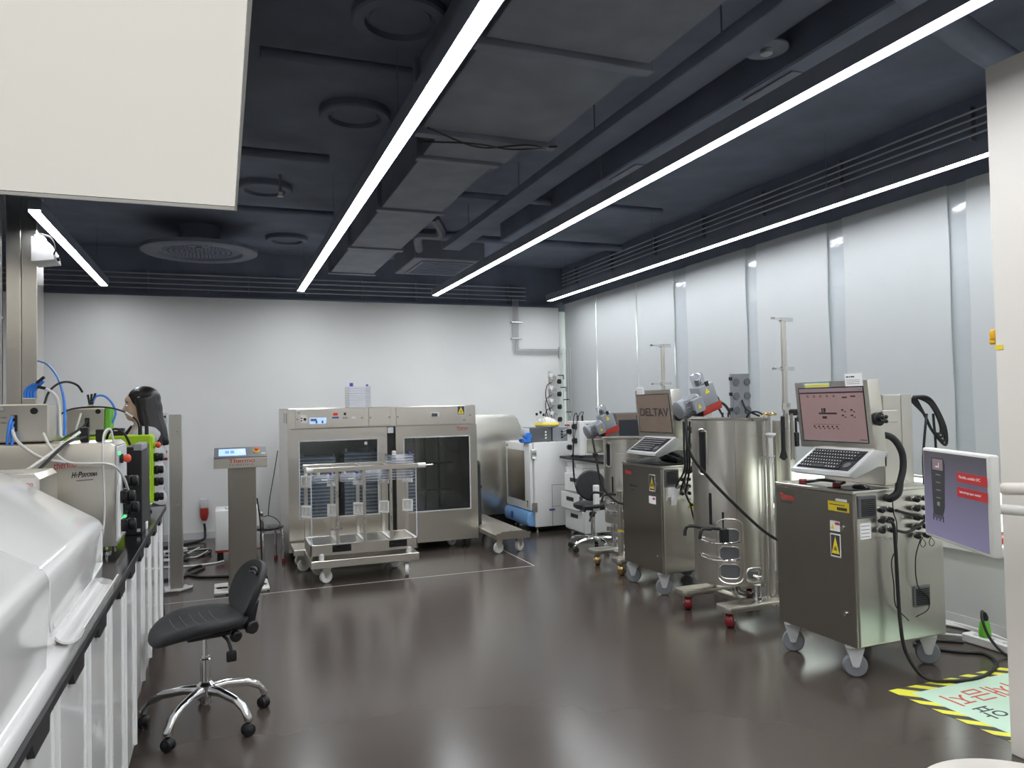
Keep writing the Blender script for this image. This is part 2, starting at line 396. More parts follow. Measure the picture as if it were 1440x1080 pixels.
part('panel_frame', MB().box(-3.35, .10, -1.5, 5.11, 2.815, 2.96), 'navylight', t)
part('panel_edge', MB().frame((-3.35, 5.11, 2.80), (3.45, 0, 0), (0, -6.61, 0), .014, .02), 'white', t)
part('diffuser', MB().box(-3.336, .086, -1.486, 5.096, 2.804, 2.816), 'luminous', t)
for x, y in ((-2.9, -1), (-2.9, 4.6), (-.3, -1), (-.3, 4.6)): part('hanger_rod', MB().cyl((x, y, 2.96), (x, y, 3.42), .005, n=6), 'navylight', t)

# rectangular duct beside the centre light
t = thing('air_duct', 'dark rectangular sheet metal duct under the ceiling', 'duct', (1.37, 5, 3.0))
segs = [(8.40, 7.10, 1.13, 1.60), (7.02, 5.68, 1.13, 1.60), (5.58, 4.44, 1.13, 1.60), (4.34, 3.98, 1.13, 1.66)]
for a, b, x0, x1 in segs: part('duct_section', MB().box(x0, x1, b, a, 3.0, 3.34, .004), 'ductmetal', t)
for a, b, x0, x1 in [(3.86, 2.92, 1.0, 1.74), (2.82, 1.5, 1.0, 1.76), (1.4, -3, 1.0, 1.76)]: part('duct_section', MB().box(x0, x1, b, a, 2.98, 3.36, .004), 'ductmetal', t)
for y, x0, x1, z in [(8.43, 1.10, 1.63, 2.985), (7.06, 1.10, 1.63, 2.985), (5.63, 1.10, 1.63, 2.985), (4.39, 1.10, 1.63, 2.985), (3.92, .98, 1.80, 2.96), (2.87, .97, 1.80, 2.96), (1.45, .97, 1.80, 2.96)]:
    part('flange', MB().box(x0, x1, y - .03, y + .03, z, 3.37, .004), 'navylight', t)
part('loose_wire', MB().tube([(1.02, 4.0, 2.955), (1.3, 3.9, 2.94), (1.55, 3.95, 2.95), (1.8, 3.88, 2.97)], .005), 'black', t)
part('loose_wire', MB().tube([(1.02, 3.8, 2.96), (1.35, 3.96, 2.945), (1.6, 3.86, 2.95), (1.8, 3.95, 2.97)], .005), 'black', t)
def round_vent(x, y, r, z, label, big=False):
    t = thing('round_ceiling_vent' if not big else 'large_round_vent', label, 'vent', (x, y, z), None if big else 'round ceiling vents')
    part('outer_ring', MB().lathe([(r * .72, .03), (r * .74, 0), (r * .96, 0), (r, .012), (r, .05), (r * .72, .05)], (x, y, z), n=40), 'navylight' if big else 'navy', t)
    part('inner_plate', MB().lathe([(.001, .02), (r * .62, .02), (r * .66, .035), (r * .66, .05), (.001, .05)], (x, y, z), n=40), 'navy', t)
    part('neck', MB().cyl((x, y, z + .04), (x, y, 3.42), r * (.35 if big else .7), n=32), 'navy', t)
    if big:
        q = MB()
        for i in range(6):
            for k in range(8 + 8 * i):
                q.box(-.006, .006, -.006, .006, 0, .004, T=Matrix.Translation((x + r * .09 * (i + 1) * math.cos(2 * math.pi * k / (8 + 8 * i)), y + r * .09 * (i + 1) * math.sin(2 * math.pi * k / (8 + 8 * i)), z + .016)))
        o = part('perforations', q, 'black', t); o['kind'] = 'stuff'
        part('bracket', MB().box(x - .09, x + .09, y - r * .8, y - r * .6, z - .01, z + .03, .01).cyl((x, y - r * .7, z - .03), (x, y - r * .7, z), .03), 'ductmetal', t)
round_vent(.83, 3.57, .235, 3.37, 'round dark ceiling vent nearest the camera, left of the centre light')
round_vent(.82, 4.86, .228, 3.37, 'round dark ceiling vent second from the camera, left of the centre light')
round_vent(.36, 6.73, .228, 3.37, 'round dark ceiling vent near the small white sprinkler')
round_vent(.69, 8.69, .228, 3.37, 'small round dark ceiling vent nearest the back wall')
round_vent(-.20, 8.45, .57, 3.14, 'large dark round air diffuser above the back wall', True)
t = thing('sprinkler', 'small white sprinkler head hanging beside a round vent', 'sprinkler', (.46, 6.38, 3.24))
part('drop_pipe', MB().cyl((.46, 6.38, 3.28), (.46, 6.38, 3.42), .012), 'navylight', t)
part('head', MB().lathe([(.012, .04), (.02, .03), (.01, .015), (.025, .004), (.025, 0)], (.46, 6.38, 3.24), n=12), 'white', t)
t = thing('disc_sprinkler', 'dark sprinkler with round deflector plate near the top right light', 'sprinkler', (2.62, 3.08, 3.27))
part('deflector', MB().cyl((2.62, 3.08, 3.29), (2.62, 3.08, 3.30), .11, n=24), 'navylight', t)
part('head', MB().lathe([(.03, .03), (.03, .01), (.012, 0)], (2.62, 3.08, 3.26), n=12), 'pipe', t)
part('drop_pipe', MB().cyl((2.62, 3.08, 3.29), (2.62, 3.08, 3.42), .014), 'navylight', t)
for pts, r, lab in [([(1.95, 1.9, 3.18), (2.9, 2.35, 3.18), (4.2, 2.75, 3.18)], .07, 'thick dark pipe crossing the ceiling at top right'),
                    ([(1.9, 6.1, 3.3), (3.9, 6.1, 3.3)], .03, 'thin dark pipe crossing the ceiling behind the middle right light'),
                    ([(-3.2, 5.6, 3.33), (.75, 5.6, 3.33)], .035, 'dark pipe crossing the ceiling behind the luminous panel'),
                    ([(-3.2, 7.2, 3.33), (1.0, 7.2, 3.33)], .03, 'dark pipe crossing the ceiling in front of the large diffuser'),
                    ([(1.8, 7.6, 3.28), (4.3, 7.6, 3.28)], .04, 'dark pipe crossing the ceiling near the air unit'),
                    ([(.2, 4.0, 3.33), (1.0, 4.0, 3.33)], .03, 'dark short pipe left of the duct step')]:
    part0 = part('ceiling_pipe', MB().tube(pts, r, n=12), 'navy'); tag(part0, lab, 'pipe', 'dark ceiling pipes')
t = thing('air_unit', 'dark boxy air handling unit under the ceiling near the back wall', 'air unit', (2.3, 8.3, 3.1))
part('casing', MB().box(1.95, 2.75, 7.9, 8.9, 3.10, 3.36, .01), 'ductmetal', t)
part('grille', MB().box(2.05, 2.65, 8.0, 8.8, 3.085, 3.10, .004), 'navylight', t)
for k in range(8): part('grille_slat', MB().box(2.08, 2.62, 8.05 + k * .09, 8.08 + k * .09, 3.078, 3.086), 'navy', t)
part('flexible_hose', MB().tube([(2.0, 7.9, 3.2), (1.9, 7.5, 3.26), (2.05, 7.2, 3.22), (1.9, 6.9, 3.3)], .05), 'ductmetal', t)
t = thing('cable_tray', 'long dark cable tray above the middle right light', 'cable tray', (2.25, 5, 3.1))
part('tray_base', MB().box(2.12, 2.30, 1.0, 7.4, 3.10, 3.105), 'navy', t)
for x in (2.12, 2.30): part('side_rail', MB().box(x - .004, x + .004, 1.0, 7.4, 3.10, 3.16), 'navy', t)
for k in range(5): part('hanger_rod', MB().cyl((2.21, 1.6 + k * 1.3, 3.105), (2.21, 1.6 + k * 1.3, 3.42), .005, n=6), 'navylight', t)
t = thing('ceiling_beam', 'dark wide ceiling beam casing to the right of the duct', 'beam', (3.3, 3.5, 3.2))
part('casing', MB().box(2.75, 3.05, .5, 7.4, 3.22, 3.42, .01), 'navy', t)
part('access_plate', MB().box(2.8, 3.0, 4.7, 5.1, 3.212, 3.22, .003), 'navylight', t)
part('access_plate', MB().box(2.8, 3.0, 3.1, 3.5, 3.212, 3.22, .003), 'navylight', t)

# wall pipe runs
def pipe_rack(name, label, runs, brackets, r=.008, m='pipe'):
    a = runs[0][0]; t = thing(name, label, 'pipe rack', a)
    for p in runs: part('gas_pipe', MB().tube(p, r, n=8, smooth=False), m, t)
    for b in brackets: part('pipe_bracket', MB().box(*b, .003), 'navylight', t)
zs = [2.945, 3.0, 3.06, 3.115]
pipe_rack('gas_pipe_rack', 'four thin grey pipes in brackets along the dark band above the back wall', [[(-3.5, 9.66, z), (3.95, 9.66, z)] for z in zs],
          [(x - .012, x + .012, 9.665, 9.70, 2.91, 3.15) for x in (-2.4, -1.8, -1.30, -.79, -.14, .32, 1.0, 1.7, 2.4, 3.1, 3.7)])
pipe_rack('gas_pipe_rack', 'four thin grey pipes in brackets above the window blinds', [[(4.48, -2, z + .2), (4.48, 9.6, z + .2)] for z in (2.96, 3.01, 3.06, 3.11)],
          [(4.485, 4.53, y - .012, y + .012, 3.13, 3.35) for y in (9.2, 8.2, 7.2, 6.3, 5.4, 4.5, 3.4, 2.4)])
t = thing('gas_drop_pipes', 'four grey pipes dropping down the white back wall and turning right to the corner', 'pipes', (3.78, 9.6, 2.2))
for i in range(4):
    d = i * .024
    part('gas_pipe', MB().tube([(3.735 + d, 9.605, 2.95), (3.735 + d, 9.605, 2.19 + d + .03), (3.745 + d, 9.605, 2.19 + d + .008), (3.765 + d, 9.605, 2.19 + d), (4.45, 9.605, 2.19 + d)], .006, smooth=False), 'alu', t)
for z in (2.62, 2.40): part('pipe_clamp', MB().box(3.70, 3.86, 9.592, 9.63, z, z + .022, .003), 'alu', t)
part('pipe_clamp', MB().box(4.41, 4.43, 9.59, 9.63, 2.15, 2.30, .003), 'alu', t)
t = thing('gas_valve_pipes', 'thin vertical pipes with black lever valves in the corner', 'pipes', (4.47, 9.58, 1.0))
for i, (y, zt) in enumerate([(9.58, 2.19), (9.50, 2.214), (9.42, 2.238), (9.34, 2.262)]):
    part('gas_pipe', MB().tube([(4.46, 9.60, zt), (4.46, y, zt), (4.46, y, .6)], .005, smooth=False), 'alu', t)
    z = 1.87 - i * .17
    v = part('valve_body', MB().cyl((4.46, y, z - .03), (4.46, y, z + .03), .014, n=10), 'chrome', t)
    part('valve_lever', MB().box(4.38, 4.47, y - .012, y + .012, z + .02, z + .034, .003), 'black', v)
t = thing('regulator_panel', 'steel strip of four gas regulators with black knobs on the back wall', 'gas regulator', (4.29, 9.58, 1.28))
part('backing_strip', MB().box(4.25, 4.30, 9.60, 9.63, 1.26, 1.96, .004), 'steel', t)
for k in range(4):
    z = 1.83 - k * .175
    b = part('regulator_body', MB().lathe([(.03, 0), (.042, .02), (.042, .06), (.03, .08)], (4.30, 9.60, z + .03), n=16, axis=(0, -1, 0)), 'chrome', t)
    part('knob', MB().lathe([(.02, 0), (.034, .01), (.034, .05), (.028, .055)], (4.35, 9.55, z - .02), n=12, axis=(.7, -.7, 0)), 'black', b)
    part('gauge', MB().cyl((4.26, 9.60, z + .07), (4.26, 9.54, z + .07), .026, n=16), 'paper', b)
for k, (z, e) in enumerate([(1.80, 1.2), (1.62, 1.15), (1.45, 1.1)]):
    part('hose', MB().tube([(4.27, 9.57, z), (4.19 - .01 * k, 9.54, z - .05), (4.17, 9.54, z - .2), (4.24, 9.55, z - .4), (4.30, 9.56, e)], .006), 'cable', t)
t = thing('stainless_column', 'tall brushed stainless clad column at the left edge', 'column', (-1.36, 6.5, 0))
part('cladding_sheet', MB().box(-1.457, -1.365, 6.40, 6.62, 0, 3.42, .003), 'steel', t)
part('cladding_sheet', MB().box(-1.360, -1.262, 6.40, 6.62, 0, 3.42, .003), 'steel', t)
part('core', MB().box(-1.44, -1.28, 6.42, 6.60, 0, 3.42), 'steeldark', t)
tag(part('conduit', MB().cyl((-1.50, 6.45, 0), (-1.50, 6.45, 3.42), .012).box(-1.52, -1.48, 6.44, 6.47, 2.2, 2.22), 'alu'), 'thin grey conduit running up left of the stainless column', 'conduit')
t = thing('projector', 'white wall projector on a bracket beside the stainless column', 'projector', (-1.17, 6.25, 2.6))
part('casing', MB().prism([(-1.25, 2.58), (-1.105, 2.60), (-1.115, 2.66), (-1.16, 2.74), (-1.25, 2.76)], 1, 6.15, 6.40, .006), 'white', t)
part('bracket', MB().box(-1.26, -1.20, 6.28, 6.40, 2.70, 2.80, .005), 'lightgrey', t)
part('cable', MB().tube([(-1.2, 6.2, 2.79), (-1.13, 6.18, 2.76), (-1.10, 6.16, 2.68), (-1.12, 6.16, 2.62)], .006), 'cable', t)
part('lens', MB().cyl((-1.11, 6.26, 2.63), (-1.095, 6.26, 2.63), .02), 'blackgloss', t)

# floor tape and floor sign
t = thing('floor_tape', 'thin white tape line on the dark floor around the incubator', 'floor tape', (1.2, 6.6, .001))
part('tape_strip', MB().box(-.70, 2.70, 6.517, 6.525, 0, .0012), 'lightgrey', t)
part('tape_strip', MB().box(2.692, 2.700, 6.517, 7.45, 0, .0012), 'lightgrey', t)
S = thing('floor_warning_sheet', 'pale green floor sheet with yellow and black striped border near partition', 'floor sign', (3.7, 2.45, 0))
x0, x1, y0, y1, bw = 3.165, 4.20, 1.95, 2.955, .075
part('border', MB().quad((x0, y0, 0), (x1 - x0, 0, 0), (0, y1 - y0, 0), .0012), 'ink', S)
part('sheet', MB().quad((x0 + bw, y0 + bw, .0012), (x1 - x0 - 2 * bw, 0, 0), (0, y1 - y0 - 2 * bw, 0), .0006), 'signgreen', S)
def stripe(pts): return MB().add([(p[0], p[1], .0013) for p in pts] + [(p[0], p[1], .0019) for p in pts], [(3, 2, 1, 0), (4, 5, 6, 7), (0, 1, 5, 4), (1, 2, 6, 5), (2, 3, 7, 6), (3, 0, 4, 7)])
p, w = .125, .062
k = 0
while x0 + k * p + w + bw < x1:
    a = x0 + k * p
    part('stripe', stripe([(a, y1), (a + bw, y1 - bw), (a + bw + w, y1 - bw), (a + w, y1)]), 'signyellow', S); k += 1
k = 0
while y1 - k * p - w - bw > y0:
    a = y1 - .0 - k * p
    part('stripe', stripe([(x0, a), (x0, a - w), (x0 + bw, a - w - bw), (x0 + bw, a - bw)]), 'signyellow', S); k += 1
text('red_lettering', '\uc801\uc7ac\uae08\uc9c0', (3.875, 2.80, .0018), (-.55, 0, 0), (0, -.138, 0), 'redprint', S, .0006)
text('black_lettering', '\uc55e', (3.44, 2.625, .0018), (-.125, 0, 0), (0, -.125, 0), 'ink', S, .0006)
# ================================================================= left bench
t = thing('lab_bench', 'black topped lab bench running along the left side', 'bench', (-.75, 2.9, 0))
part('worktop', MB().box(-1.15, -.345, .3, 5.30, .880, .90, .003), 'blackgloss', t)
part('edge_strip', MB().box(-.347, -.338, .3, 5.30, .879, .898), 'black', t)
for y in (.5, 2.6, 5.15): part('under_frame', MB().box(-1.1, -.42, y - .02, y + .02, .80, .88), 'darkgrey', t)
units = [(.35, 1.20, .10), (1.22, 2.05, .10), (2.07, 2.90, .10), (2.985, 3.70, .055), (3.72, 4.45, .20), (4.47, 5.25, .20)]
ulab = ['glossy white under-bench cabinet nearest the camera', 'glossy white under-bench cabinet below the handle of the white machine', 'glossy white under-bench cabinet left of the dark gap in the bench',
        'white under-bench cabinet right of the dark gap, its door reaching low', 'glossy white under-bench cabinet behind the chair seat', 'glossy white under-bench cabinet at the far end of the bench']
for (a, b, k), lab in zip(units, ulab):
    t = thing('bench_cabinet', lab, 'cabinet', (-.75, (a + b) / 2, .0), 'white cabinets under the left bench')
    fx = -.365
    part('body', MB().box(-1.1, fx - .02, a, b, k, .80, .004), 'white', t)
    n = 2
    for i in range(n):
        ya = a + (b - a) * i / n + .004; yb = a + (b - a) * (i + 1) / n - .004
        d = part('door', MB().box(fx - .02, fx, ya, yb, k + .01, .874, .005), 'gloss', t)
        # black recessed grip hanging below the worktop edge
        part('grip', MB().prism([(ya + .08, .874), (ya + .25, .874), (ya + .25, .822), (ya + .11, .822)], 0, fx - .004, fx + .014), 'black', d)
        part('edge_profile', MB().cyl((fx - .008, yb - .018, k + .012), (fx - .008, yb - .018, .872), .018, n=12), 'white', d)
    for y in (a + .08, b - .08): part('foot', MB().lathe([(.022, 0), (.022, .012), (.01, .018), (.01, k + .005)], (fx - .08, y, 0), n=12), 'chrome', t)
    part('plinth', MB().box(-1.05, fx - .22, a + .12, b - .12, 0.0, k), 'white', t)
tag(part('dark_gap_sheet', MB().box(-1.1, -.372, 2.905, 2.98, 0, .86), 'black'), 'narrow black sheet standing in for the dark gap between two white bench cabinets', 'panel')  # the dark of the open gap is built as a black sheet

# large white machine with a sloping hood (nearest, on the bench)
t = thing('white_lab_machine', 'large glossy white machine with sloping hood in the near left corner', 'machine', (-.75, 1.6, .9))
def fillet(poly, rad, d, n=6):
    """inset a convex polygon by d and round its corners"""
    N_ = len(poly); P_ = [Vector(p) for p in poly]; L = []
    for i in range(N_):
        a, b = P_[i], P_[(i + 1) % N_]; t_ = (b - a).normalized(); nn = Vector((t_.y, -t_.x)); L.append((a + nn * d, t_))
    C_ = []
    for i in range(N_):
        (a, ta), (b, tb) = L[i - 1], L[i]; cr = ta.x * tb.y - ta.y * tb.x; w = b - a
        C_.append(a + ta * ((w.x * tb.y - w.y * tb.x) / cr))
    out = []
    for i in range(N_):
        p0, p1, p2 = C_[i - 1], C_[i], C_[(i + 1) % N_]; u, v = (p0 - p1).normalized(), (p2 - p1).normalized()
        ang = u.angle(v); r = max(rad[i] - d, .002); q = min(r / math.tan(ang / 2), .45 * (p0 - p1).length, .45 * (p2 - p1).length)
        for k in range(n + 1):
            s_ = k / n; out.append((p1 + u * q) * (1 - s_) ** 2 + p1 * 2 * s_ * (1 - s_) + (p1 + v * q) * s_ ** 2)
    return out
def hood(e, ya, yb, r):
    base = [(-1.12, .90), (-1.12, 1.47 + e), (-.80, 1.393 + e), (-.66, 1.323 + e), (-.369 + e, 1.140 + e), (-.378 + e, .90)]
    rad = [.003, .08, .15, .2, .055, .003]; rings = []
    rings = [(ya + r * (1 - math.cos(math.pi / 2 * i / 5)), r * (1 - math.sin(math.pi / 2 * i / 5))) for i in range(6)]
    rings += [(yb - (y - ya), d) for y, d in reversed(rings)]
    R_ = []
    for y, d in rings:
        R_.append([(p.x, y, max(p.y, .90)) for p in fillet(base, rad, d)])
    n = len(R_[0]); q = MB()
    q.add([p for r_ in R_ for p in r_], [(k * n + i, k * n + (i + 1) % n, (k + 1) * n + (i + 1) % n, (k + 1) * n + i) for k in range(len(R_) - 1) for i in range(n)] + [tuple(range(n)), tuple(range((len(R_) - 1) * n, len(R_) * n))])
    return q
part('hood', hood(0, 1.965, 2.855, .03), 'gloss', t, angle=45)
part('front_cover', hood(.012, .45, 1.955, .03), 'gloss', t, angle=45)
part('base_lip', MB().prism([(-.42, .901), (-.42, .955), (-.385, .952), (-.352, .940), (-.345, .925), (-.347, .901)], 1, .45, 2.875, .008, 2), 'gloss', t, angle=50)
# raised panel line on the hood front
pl = MB().tube([(-.3735, 2.80, 1.115), (-.3735, 2.80, 1.03), (-.3745, 2.74, 1.0), (-.3775, 2.1, .985), (-.3765, 2.02, 1.0), (-.3735, 2.0, 1.05), (-.3735, 2.0, 1.115)], .004, n=6)
part('panel_seam', pl, 'white', t)
gr = MB()
for i in range(10):
    a0 = R(180 + 180 * i / 10); a1 = R(180 + 180 * (i + 1) / 10)
    for ra, rb in ((.030, .035),):
        q = [(-.348 + ra * math.cos(a0), .985 + ra * math.sin(a0)), (-.348 + rb * math.cos(a0), .985 + rb * math.sin(a0)), (-.348 + rb * math.cos(a1), .985 + rb * math.sin(a1)), (-.348 + ra * math.cos(a1), .985 + ra * math.sin(a1))]
        gr.prism(q, 1, 2.08, 2.72)
part('grip_channel', gr, 'gloss', t)
part('grip_rail', MB().prism([(-.383, .985), (-.37, 1.0), (-.374, 1.02), (-.386, 1.01)], 1, 2.05, 2.6, .004), 'gloss', t)

def pump_knob(parent, x, y, z, s=1., m='blackgloss'):
    """black pump head on an X-facing panel"""
    k = part('pump_head', MB().box(x, x + .03 * s, y - .035 * s, y + .035 * s, z - .028 * s, z + .028 * s, .006, 2), m, parent)
    part('pump_wheel', MB().lathe([(.022 * s, 0), (.026 * s, .004), (.026 * s, .022 * s), (.02 * s, .028 * s)], (x + .03 * s, y, z), n=14, axis=(1, 0, 0)), 'black', k)
    return k
def estop(parent, x, y, z, base='black'):
    b = part('stop_button_base', MB().cyl((x, y, z), (x + .012, y, z), .02, n=14), base, parent)
    part('stop_button', MB().lathe([(.012, 0), (.018, .012), (.018, .022), (.01, .03)], (x + .012, y, z), n=14, axis=(1, 0, 0)), 'orangered', b)

# small tilted console in front of the big stainless controller
t = thing('small_console', 'low steel console with a small white label, behind the white machine hood', 'console', (-.8, 3.2, .9))
part('body', MB().prism([(-1.05, .905), (-1.05, 1.295), (-.61, 1.293), (-.595, 1.275), (-.595, .905)], 1, 3.05, 3.35, .002), 'steelh', t)
part('lid_gap', MB().box(-1.05, -.72, 3.045, 3.052, 1.298, 1.304), 'black', t)
lb = part('label_plate', MB().quad((-.672, 3.0495, 1.205), (.065, 0, 0), (0, 0, .075), .002), 'paper', t)
text('red_lettering', 'thermo', (-.665, 3.0475, 1.25), (.05, 0, 0), (0, 0, .018), 'redprint', lb, .0008)
text('red_lettering', 'scientific', (-.665, 3.0475, 1.222), (.05, 0, 0), (0, 0, .014), 'redprint', lb, .0008)

# HyPerforma stainless controller
t = thing('steel_controller', 'stainless steel bench controller with red and black lettering and black pump heads', 'controller', (-.78, 3.78, .9))
part('body', MB().prism([(-1.20, .935), (-1.20, 1.376), (-.445, 1.376), (-.426, 1.36), (-.426, .935)], 1, 3.60, 3.98, .008), 'steelh', t)
part('side_panel', MB().box(-.428, -.420, 3.63, 3.96, .95, 1.355, .003), 'lightgrey', t)
part('side_strip', MB().box(-.421, -.416, 3.64, 3.70, .96, 1.25), 'paper', t)
for y, z in ((3.82, 1.19), (3.70, 1.135), (3.84, 1.07), (3.72, 1.01)): pump_knob(t, -.416, y, z)
estop(t, -.418, 3.70, 1.30)
part('status_lamp', MB().cyl((-.42, 3.66, 1.325), (-.412, 3.66, 1.325), .008), 'ledgreen', t)
part('status_lamp', MB().cyl((-.42, 3.75, 1.02), (-.405, 3.75, 1.045), .006), 'ledgreen', t)
for x, y in ((-1.1, 3.66), (-.47, 3.66), (-1.1, 3.92), (-.47, 3.92)): part('foot', MB().lathe([(.02, 0), (.02, .008), (.008, .014), (.008, .035)], (x, y, .90), n=12), 'chrome', t)
text('red_lettering', 'thermo', (-.652, 3.5985, 1.270), (.083, 0, .008), (0, 0, .030), 'redprint', t)
text('white_lettering', 'SCIENTIFIC', (-.560, 3.5985, 1.290), (.085, 0, .005), (0, 0, .011), 'paper', t)
for s_, x_, w_, h_ in (('H', 0, .013, .024), ('Y', .014, .008, .016), ('P', .0235, .012, .024), ('ERFORMA', .0365, .058, .017)):
    text('black_lettering', s_, (-.588 + x_, 3.5975, 1.232 + x_ * .05), (w_, 0, w_ * .05), (h_ * .2, 0, h_), 'ink', t, .0018, bold=.03)
part('fine_print', MB().quad((-.57, 3.5995, 1.217), (.062, 0, .003), (0, 0, .005), .001), 'inkgrey', t)
# white and black leads of this controller
part('lead', MB().tube([(-.70, 3.66, 1.42), (-.655, 3.57, 1.36), (-.60, 3.55, 1.305), (-.53, 3.55, 1.292), (-.46, 3.55, 1.29), (-.42, 3.58, 1.27), (-.398, 3.64, 1.22), (-.39, 3.72, 1.16)], .0055), 'cablewhite', t)
part('lead', MB().tube([(-.45, 3.75, 1.376), (-.455, 3.70, 1.43), (-.468, 3.60, 1.41), (-.468, 3.57, 1.30), (-.463, 3.57, 1.1), (-.47, 3.56, .99), (-.49, 3.55, .93)], .004), 'cablewhite', t)
part('lead', MB().tube([(-.55, 3.70, 1.40), (-.60, 3.58, 1.38), (-.66, 3.45, 1.30), (-.70, 3.38, 1.25)], .006), 'cable', t)
part('lead', MB().tube([(-.57, 3.68, 1.42), (-.62, 3.58, 1.37), (-.68, 3.45, 1.31), (-.73, 3.40, 1.27)], .006), 'cablewhite', t)
for x, z in ((-.56, 1.41), (-.50, 1.40)): part('connector', MB().box(x - .016, x + .016, 3.72, 3.76, 1.376, z + .03, .004), 'black', t)

# controller box on top
def gas_box(name, label, x0, x1, y0, y1, z0, z1):
    t = thing(name, label, 'controller', ((x0 + x1) / 2, (y0 + y1) / 2, z0))
    part('body', MB().box(x0, x1, y0, y1, z0 + .006, z1, .006), 'steelh', t)
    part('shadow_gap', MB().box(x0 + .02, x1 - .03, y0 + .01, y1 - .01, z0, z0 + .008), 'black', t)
    return t
t = gas_box('gas_box', 'stainless box with blue hoses and port column, on top of the steel controller', -1.20, -.692, 3.72, 4.0, 1.378, 1.545)
part('round_grommet', MB().cyl((-.745, 3.722, 1.515), (-.745, 3.712, 1.515), .014, n=18), 'black', t)
part('port_strip', MB().box(-.83, -.806, 3.712, 3.722, 1.43, 1.50, .003), 'black', t)
for z in (1.49, 1.468, 1.446): part('port', MB().cyl((-.82, 3.715, z), (-.82, 3.70, z), .008, n=10), 'chrome', t)
part('blue_hose', MB().tube([(-.822, 3.70, 1.49), (-.826, 3.68, 1.46), (-.83, 3.67, 1.41), (-.832, 3.67, 1.375)], .006), 'cableblue', t)
part('blue_hose', MB().tube([(-.822, 3.70, 1.468), (-.818, 3.68, 1.43), (-.816, 3.67, 1.38), (-.818, 3.67, 1.345)], .006), 'cableblue', t)
for x, z in ((-.832, 1.375), (-.818, 1.345)): part('hose_fitting', MB().cyl((x, 3.67, z), (x, 3.67, z - .028), .008, n=10), 'black', t)
part('lead', MB().tube([(-.822, 3.70, 1.445), (-.79, 3.62, 1.40), (-.74, 3.56, 1.36), (-.68, 3.55, 1.32), (-.60, 3.55, 1.30)], .0065), 'cablewhite', t)
part('lead', MB().tube([(-.87, 3.71, 1.52), (-.90, 3.69, 1.505), (-.92, 3.66, 1.46), (-.945, 3.6, 1.36)], .006), 'cablewhite', t)
part('lead_plug', MB().cyl((-.86, 3.72, 1.522), (-.885, 3.705, 1.522), .010, n=10), 'greyplastic', t)
text('small_lettering', 'MFC', (-.865, 3.7195, 1.486), (.022, 0, 0), (0, 0, .006), 'ink', t)
text('small_lettering', 'MFC', (-.865, 3.7195, 1.464), (.022, 0, 0), (0, 0, .006), 'ink', t)
m = part('hose_manifold', MB().box(-.82, -.765, 3.86, 3.90, 1.545, 1.573, .003), 'steelh', t)
for i in range(4): part('blue_hose', MB().tube([(-.812 + i * .012, 3.88, 1.573), (-.812 + i * .012, 3.88, 1.60), (-.80 + i * .012, 3.88, 1.62), (-.775 + i * .012, 3.87, 1.635 + .004 * i)], .006), 'cableblue', t)
part('hose_fitting', MB().cyl((-.765, 3.87, 1.64), (-.735, 3.86, 1.665), .007, n=10), 'black', t)
part('hose_fitting', MB().cyl((-.76, 3.87, 1.622), (-.73, 3.86, 1.615), .007, n=10), 'black', t)
part('lead', MB().tube([(-.73, 3.86, 1.615), (-.70, 3.88, 1.59), (-.685, 3.9, 1.54), (-.68, 3.9, 1.40)], .006), 'cablewhite', t)
part('lead', MB().tube([(-.735, 3.86, 1.545), (-.72, 3.88, 1.60), (-.69, 3.9, 1.635), (-.655, 3.92, 1.645), (-.62, 3.95, 1.63), (-.605, 3.98, 1.60)], .005), 'cable', t)
part('blue_hose', MB().tube([(-1.261, 6.42, 1.893), (-1.011, 5.40, 1.809), (-.834, 4.70, 1.703), (-.721, 4.20, 1.595), (-.678, 3.99, 1.508), (-.673, 3.95, 1.40)], .006), 'cableblue', t)

# black screen tower
t = thing('black_tower', 'thin black upright panel unit behind the steel controller', 'tower unit', (-.41, 4.3, .9))
part('body', MB().box(-.45, -.372, 4.13, 4.55, .90, 1.33, .004), 'black', t)
part('grey_cap', MB().box(-.41, -.370, 4.128, 4.40, 1.31, 1.345, .004), 'greyplastic', t)
part('label_strip', MB().box(-.395, -.380, 4.125, 4.131, .915, .93), 'lightgrey', t)
part('lead', MB().tube([(-.43, 4.2, 1.34), (-.45, 4.18, 1.39), (-.49, 4.2, 1.42), (-.53, 4.25, 1.40), (-.55, 4.3, 1.35)], .006), 'cable', t)
tag(part('white_card', MB().box(-.40, -.365, 4.30, 4.36, .90, .935, .002), 'paper'), 'small white card lying at the edge of the black worktop', 'card')

# lime green unit at the far end with its own gas box
t = thing('lime_controller', 'lime green bench controller with black pump heads at the bench end', 'controller', (-.62, 5.05, .9))
part('body', MB().box(-.90, -.390, 4.88, 5.10, .955, 1.367, .006), 'lime', t)
part('side_panel', MB().box(-.392, -.383, 4.90, 5.08, .97, 1.355, .003), 'lime', t)
for z in (1.23, 1.155, 1.085, .995): pump_knob(t, -.383, 4.99, z, .9)
estop(t, -.383, 4.93, 1.305, 'lime')
for x, y in ((-.84, 4.93), (-.42, 4.93), (-.84, 5.05), (-.42, 5.05)): part('foot', MB().lathe([(.02, 0), (.02, .01), (.01, .016), (.01, .056)], (x, y, .90), n=12), 'black', t)
text('white_lettering', 'so', (-.440, 4.8785, 1.262), (.034, 0, 0), (0, 0, .022), 'paper', t, bold=.01)
part('clear_bag', MB().tube([(-.47, 4.86, 1.18), (-.45, 4.855, 1.08), (-.43, 4.85, 1.0), (-.41, 4.84, .96), (-.43, 4.83, .94)], [.012, .034], n=8), 'acrylic', t)
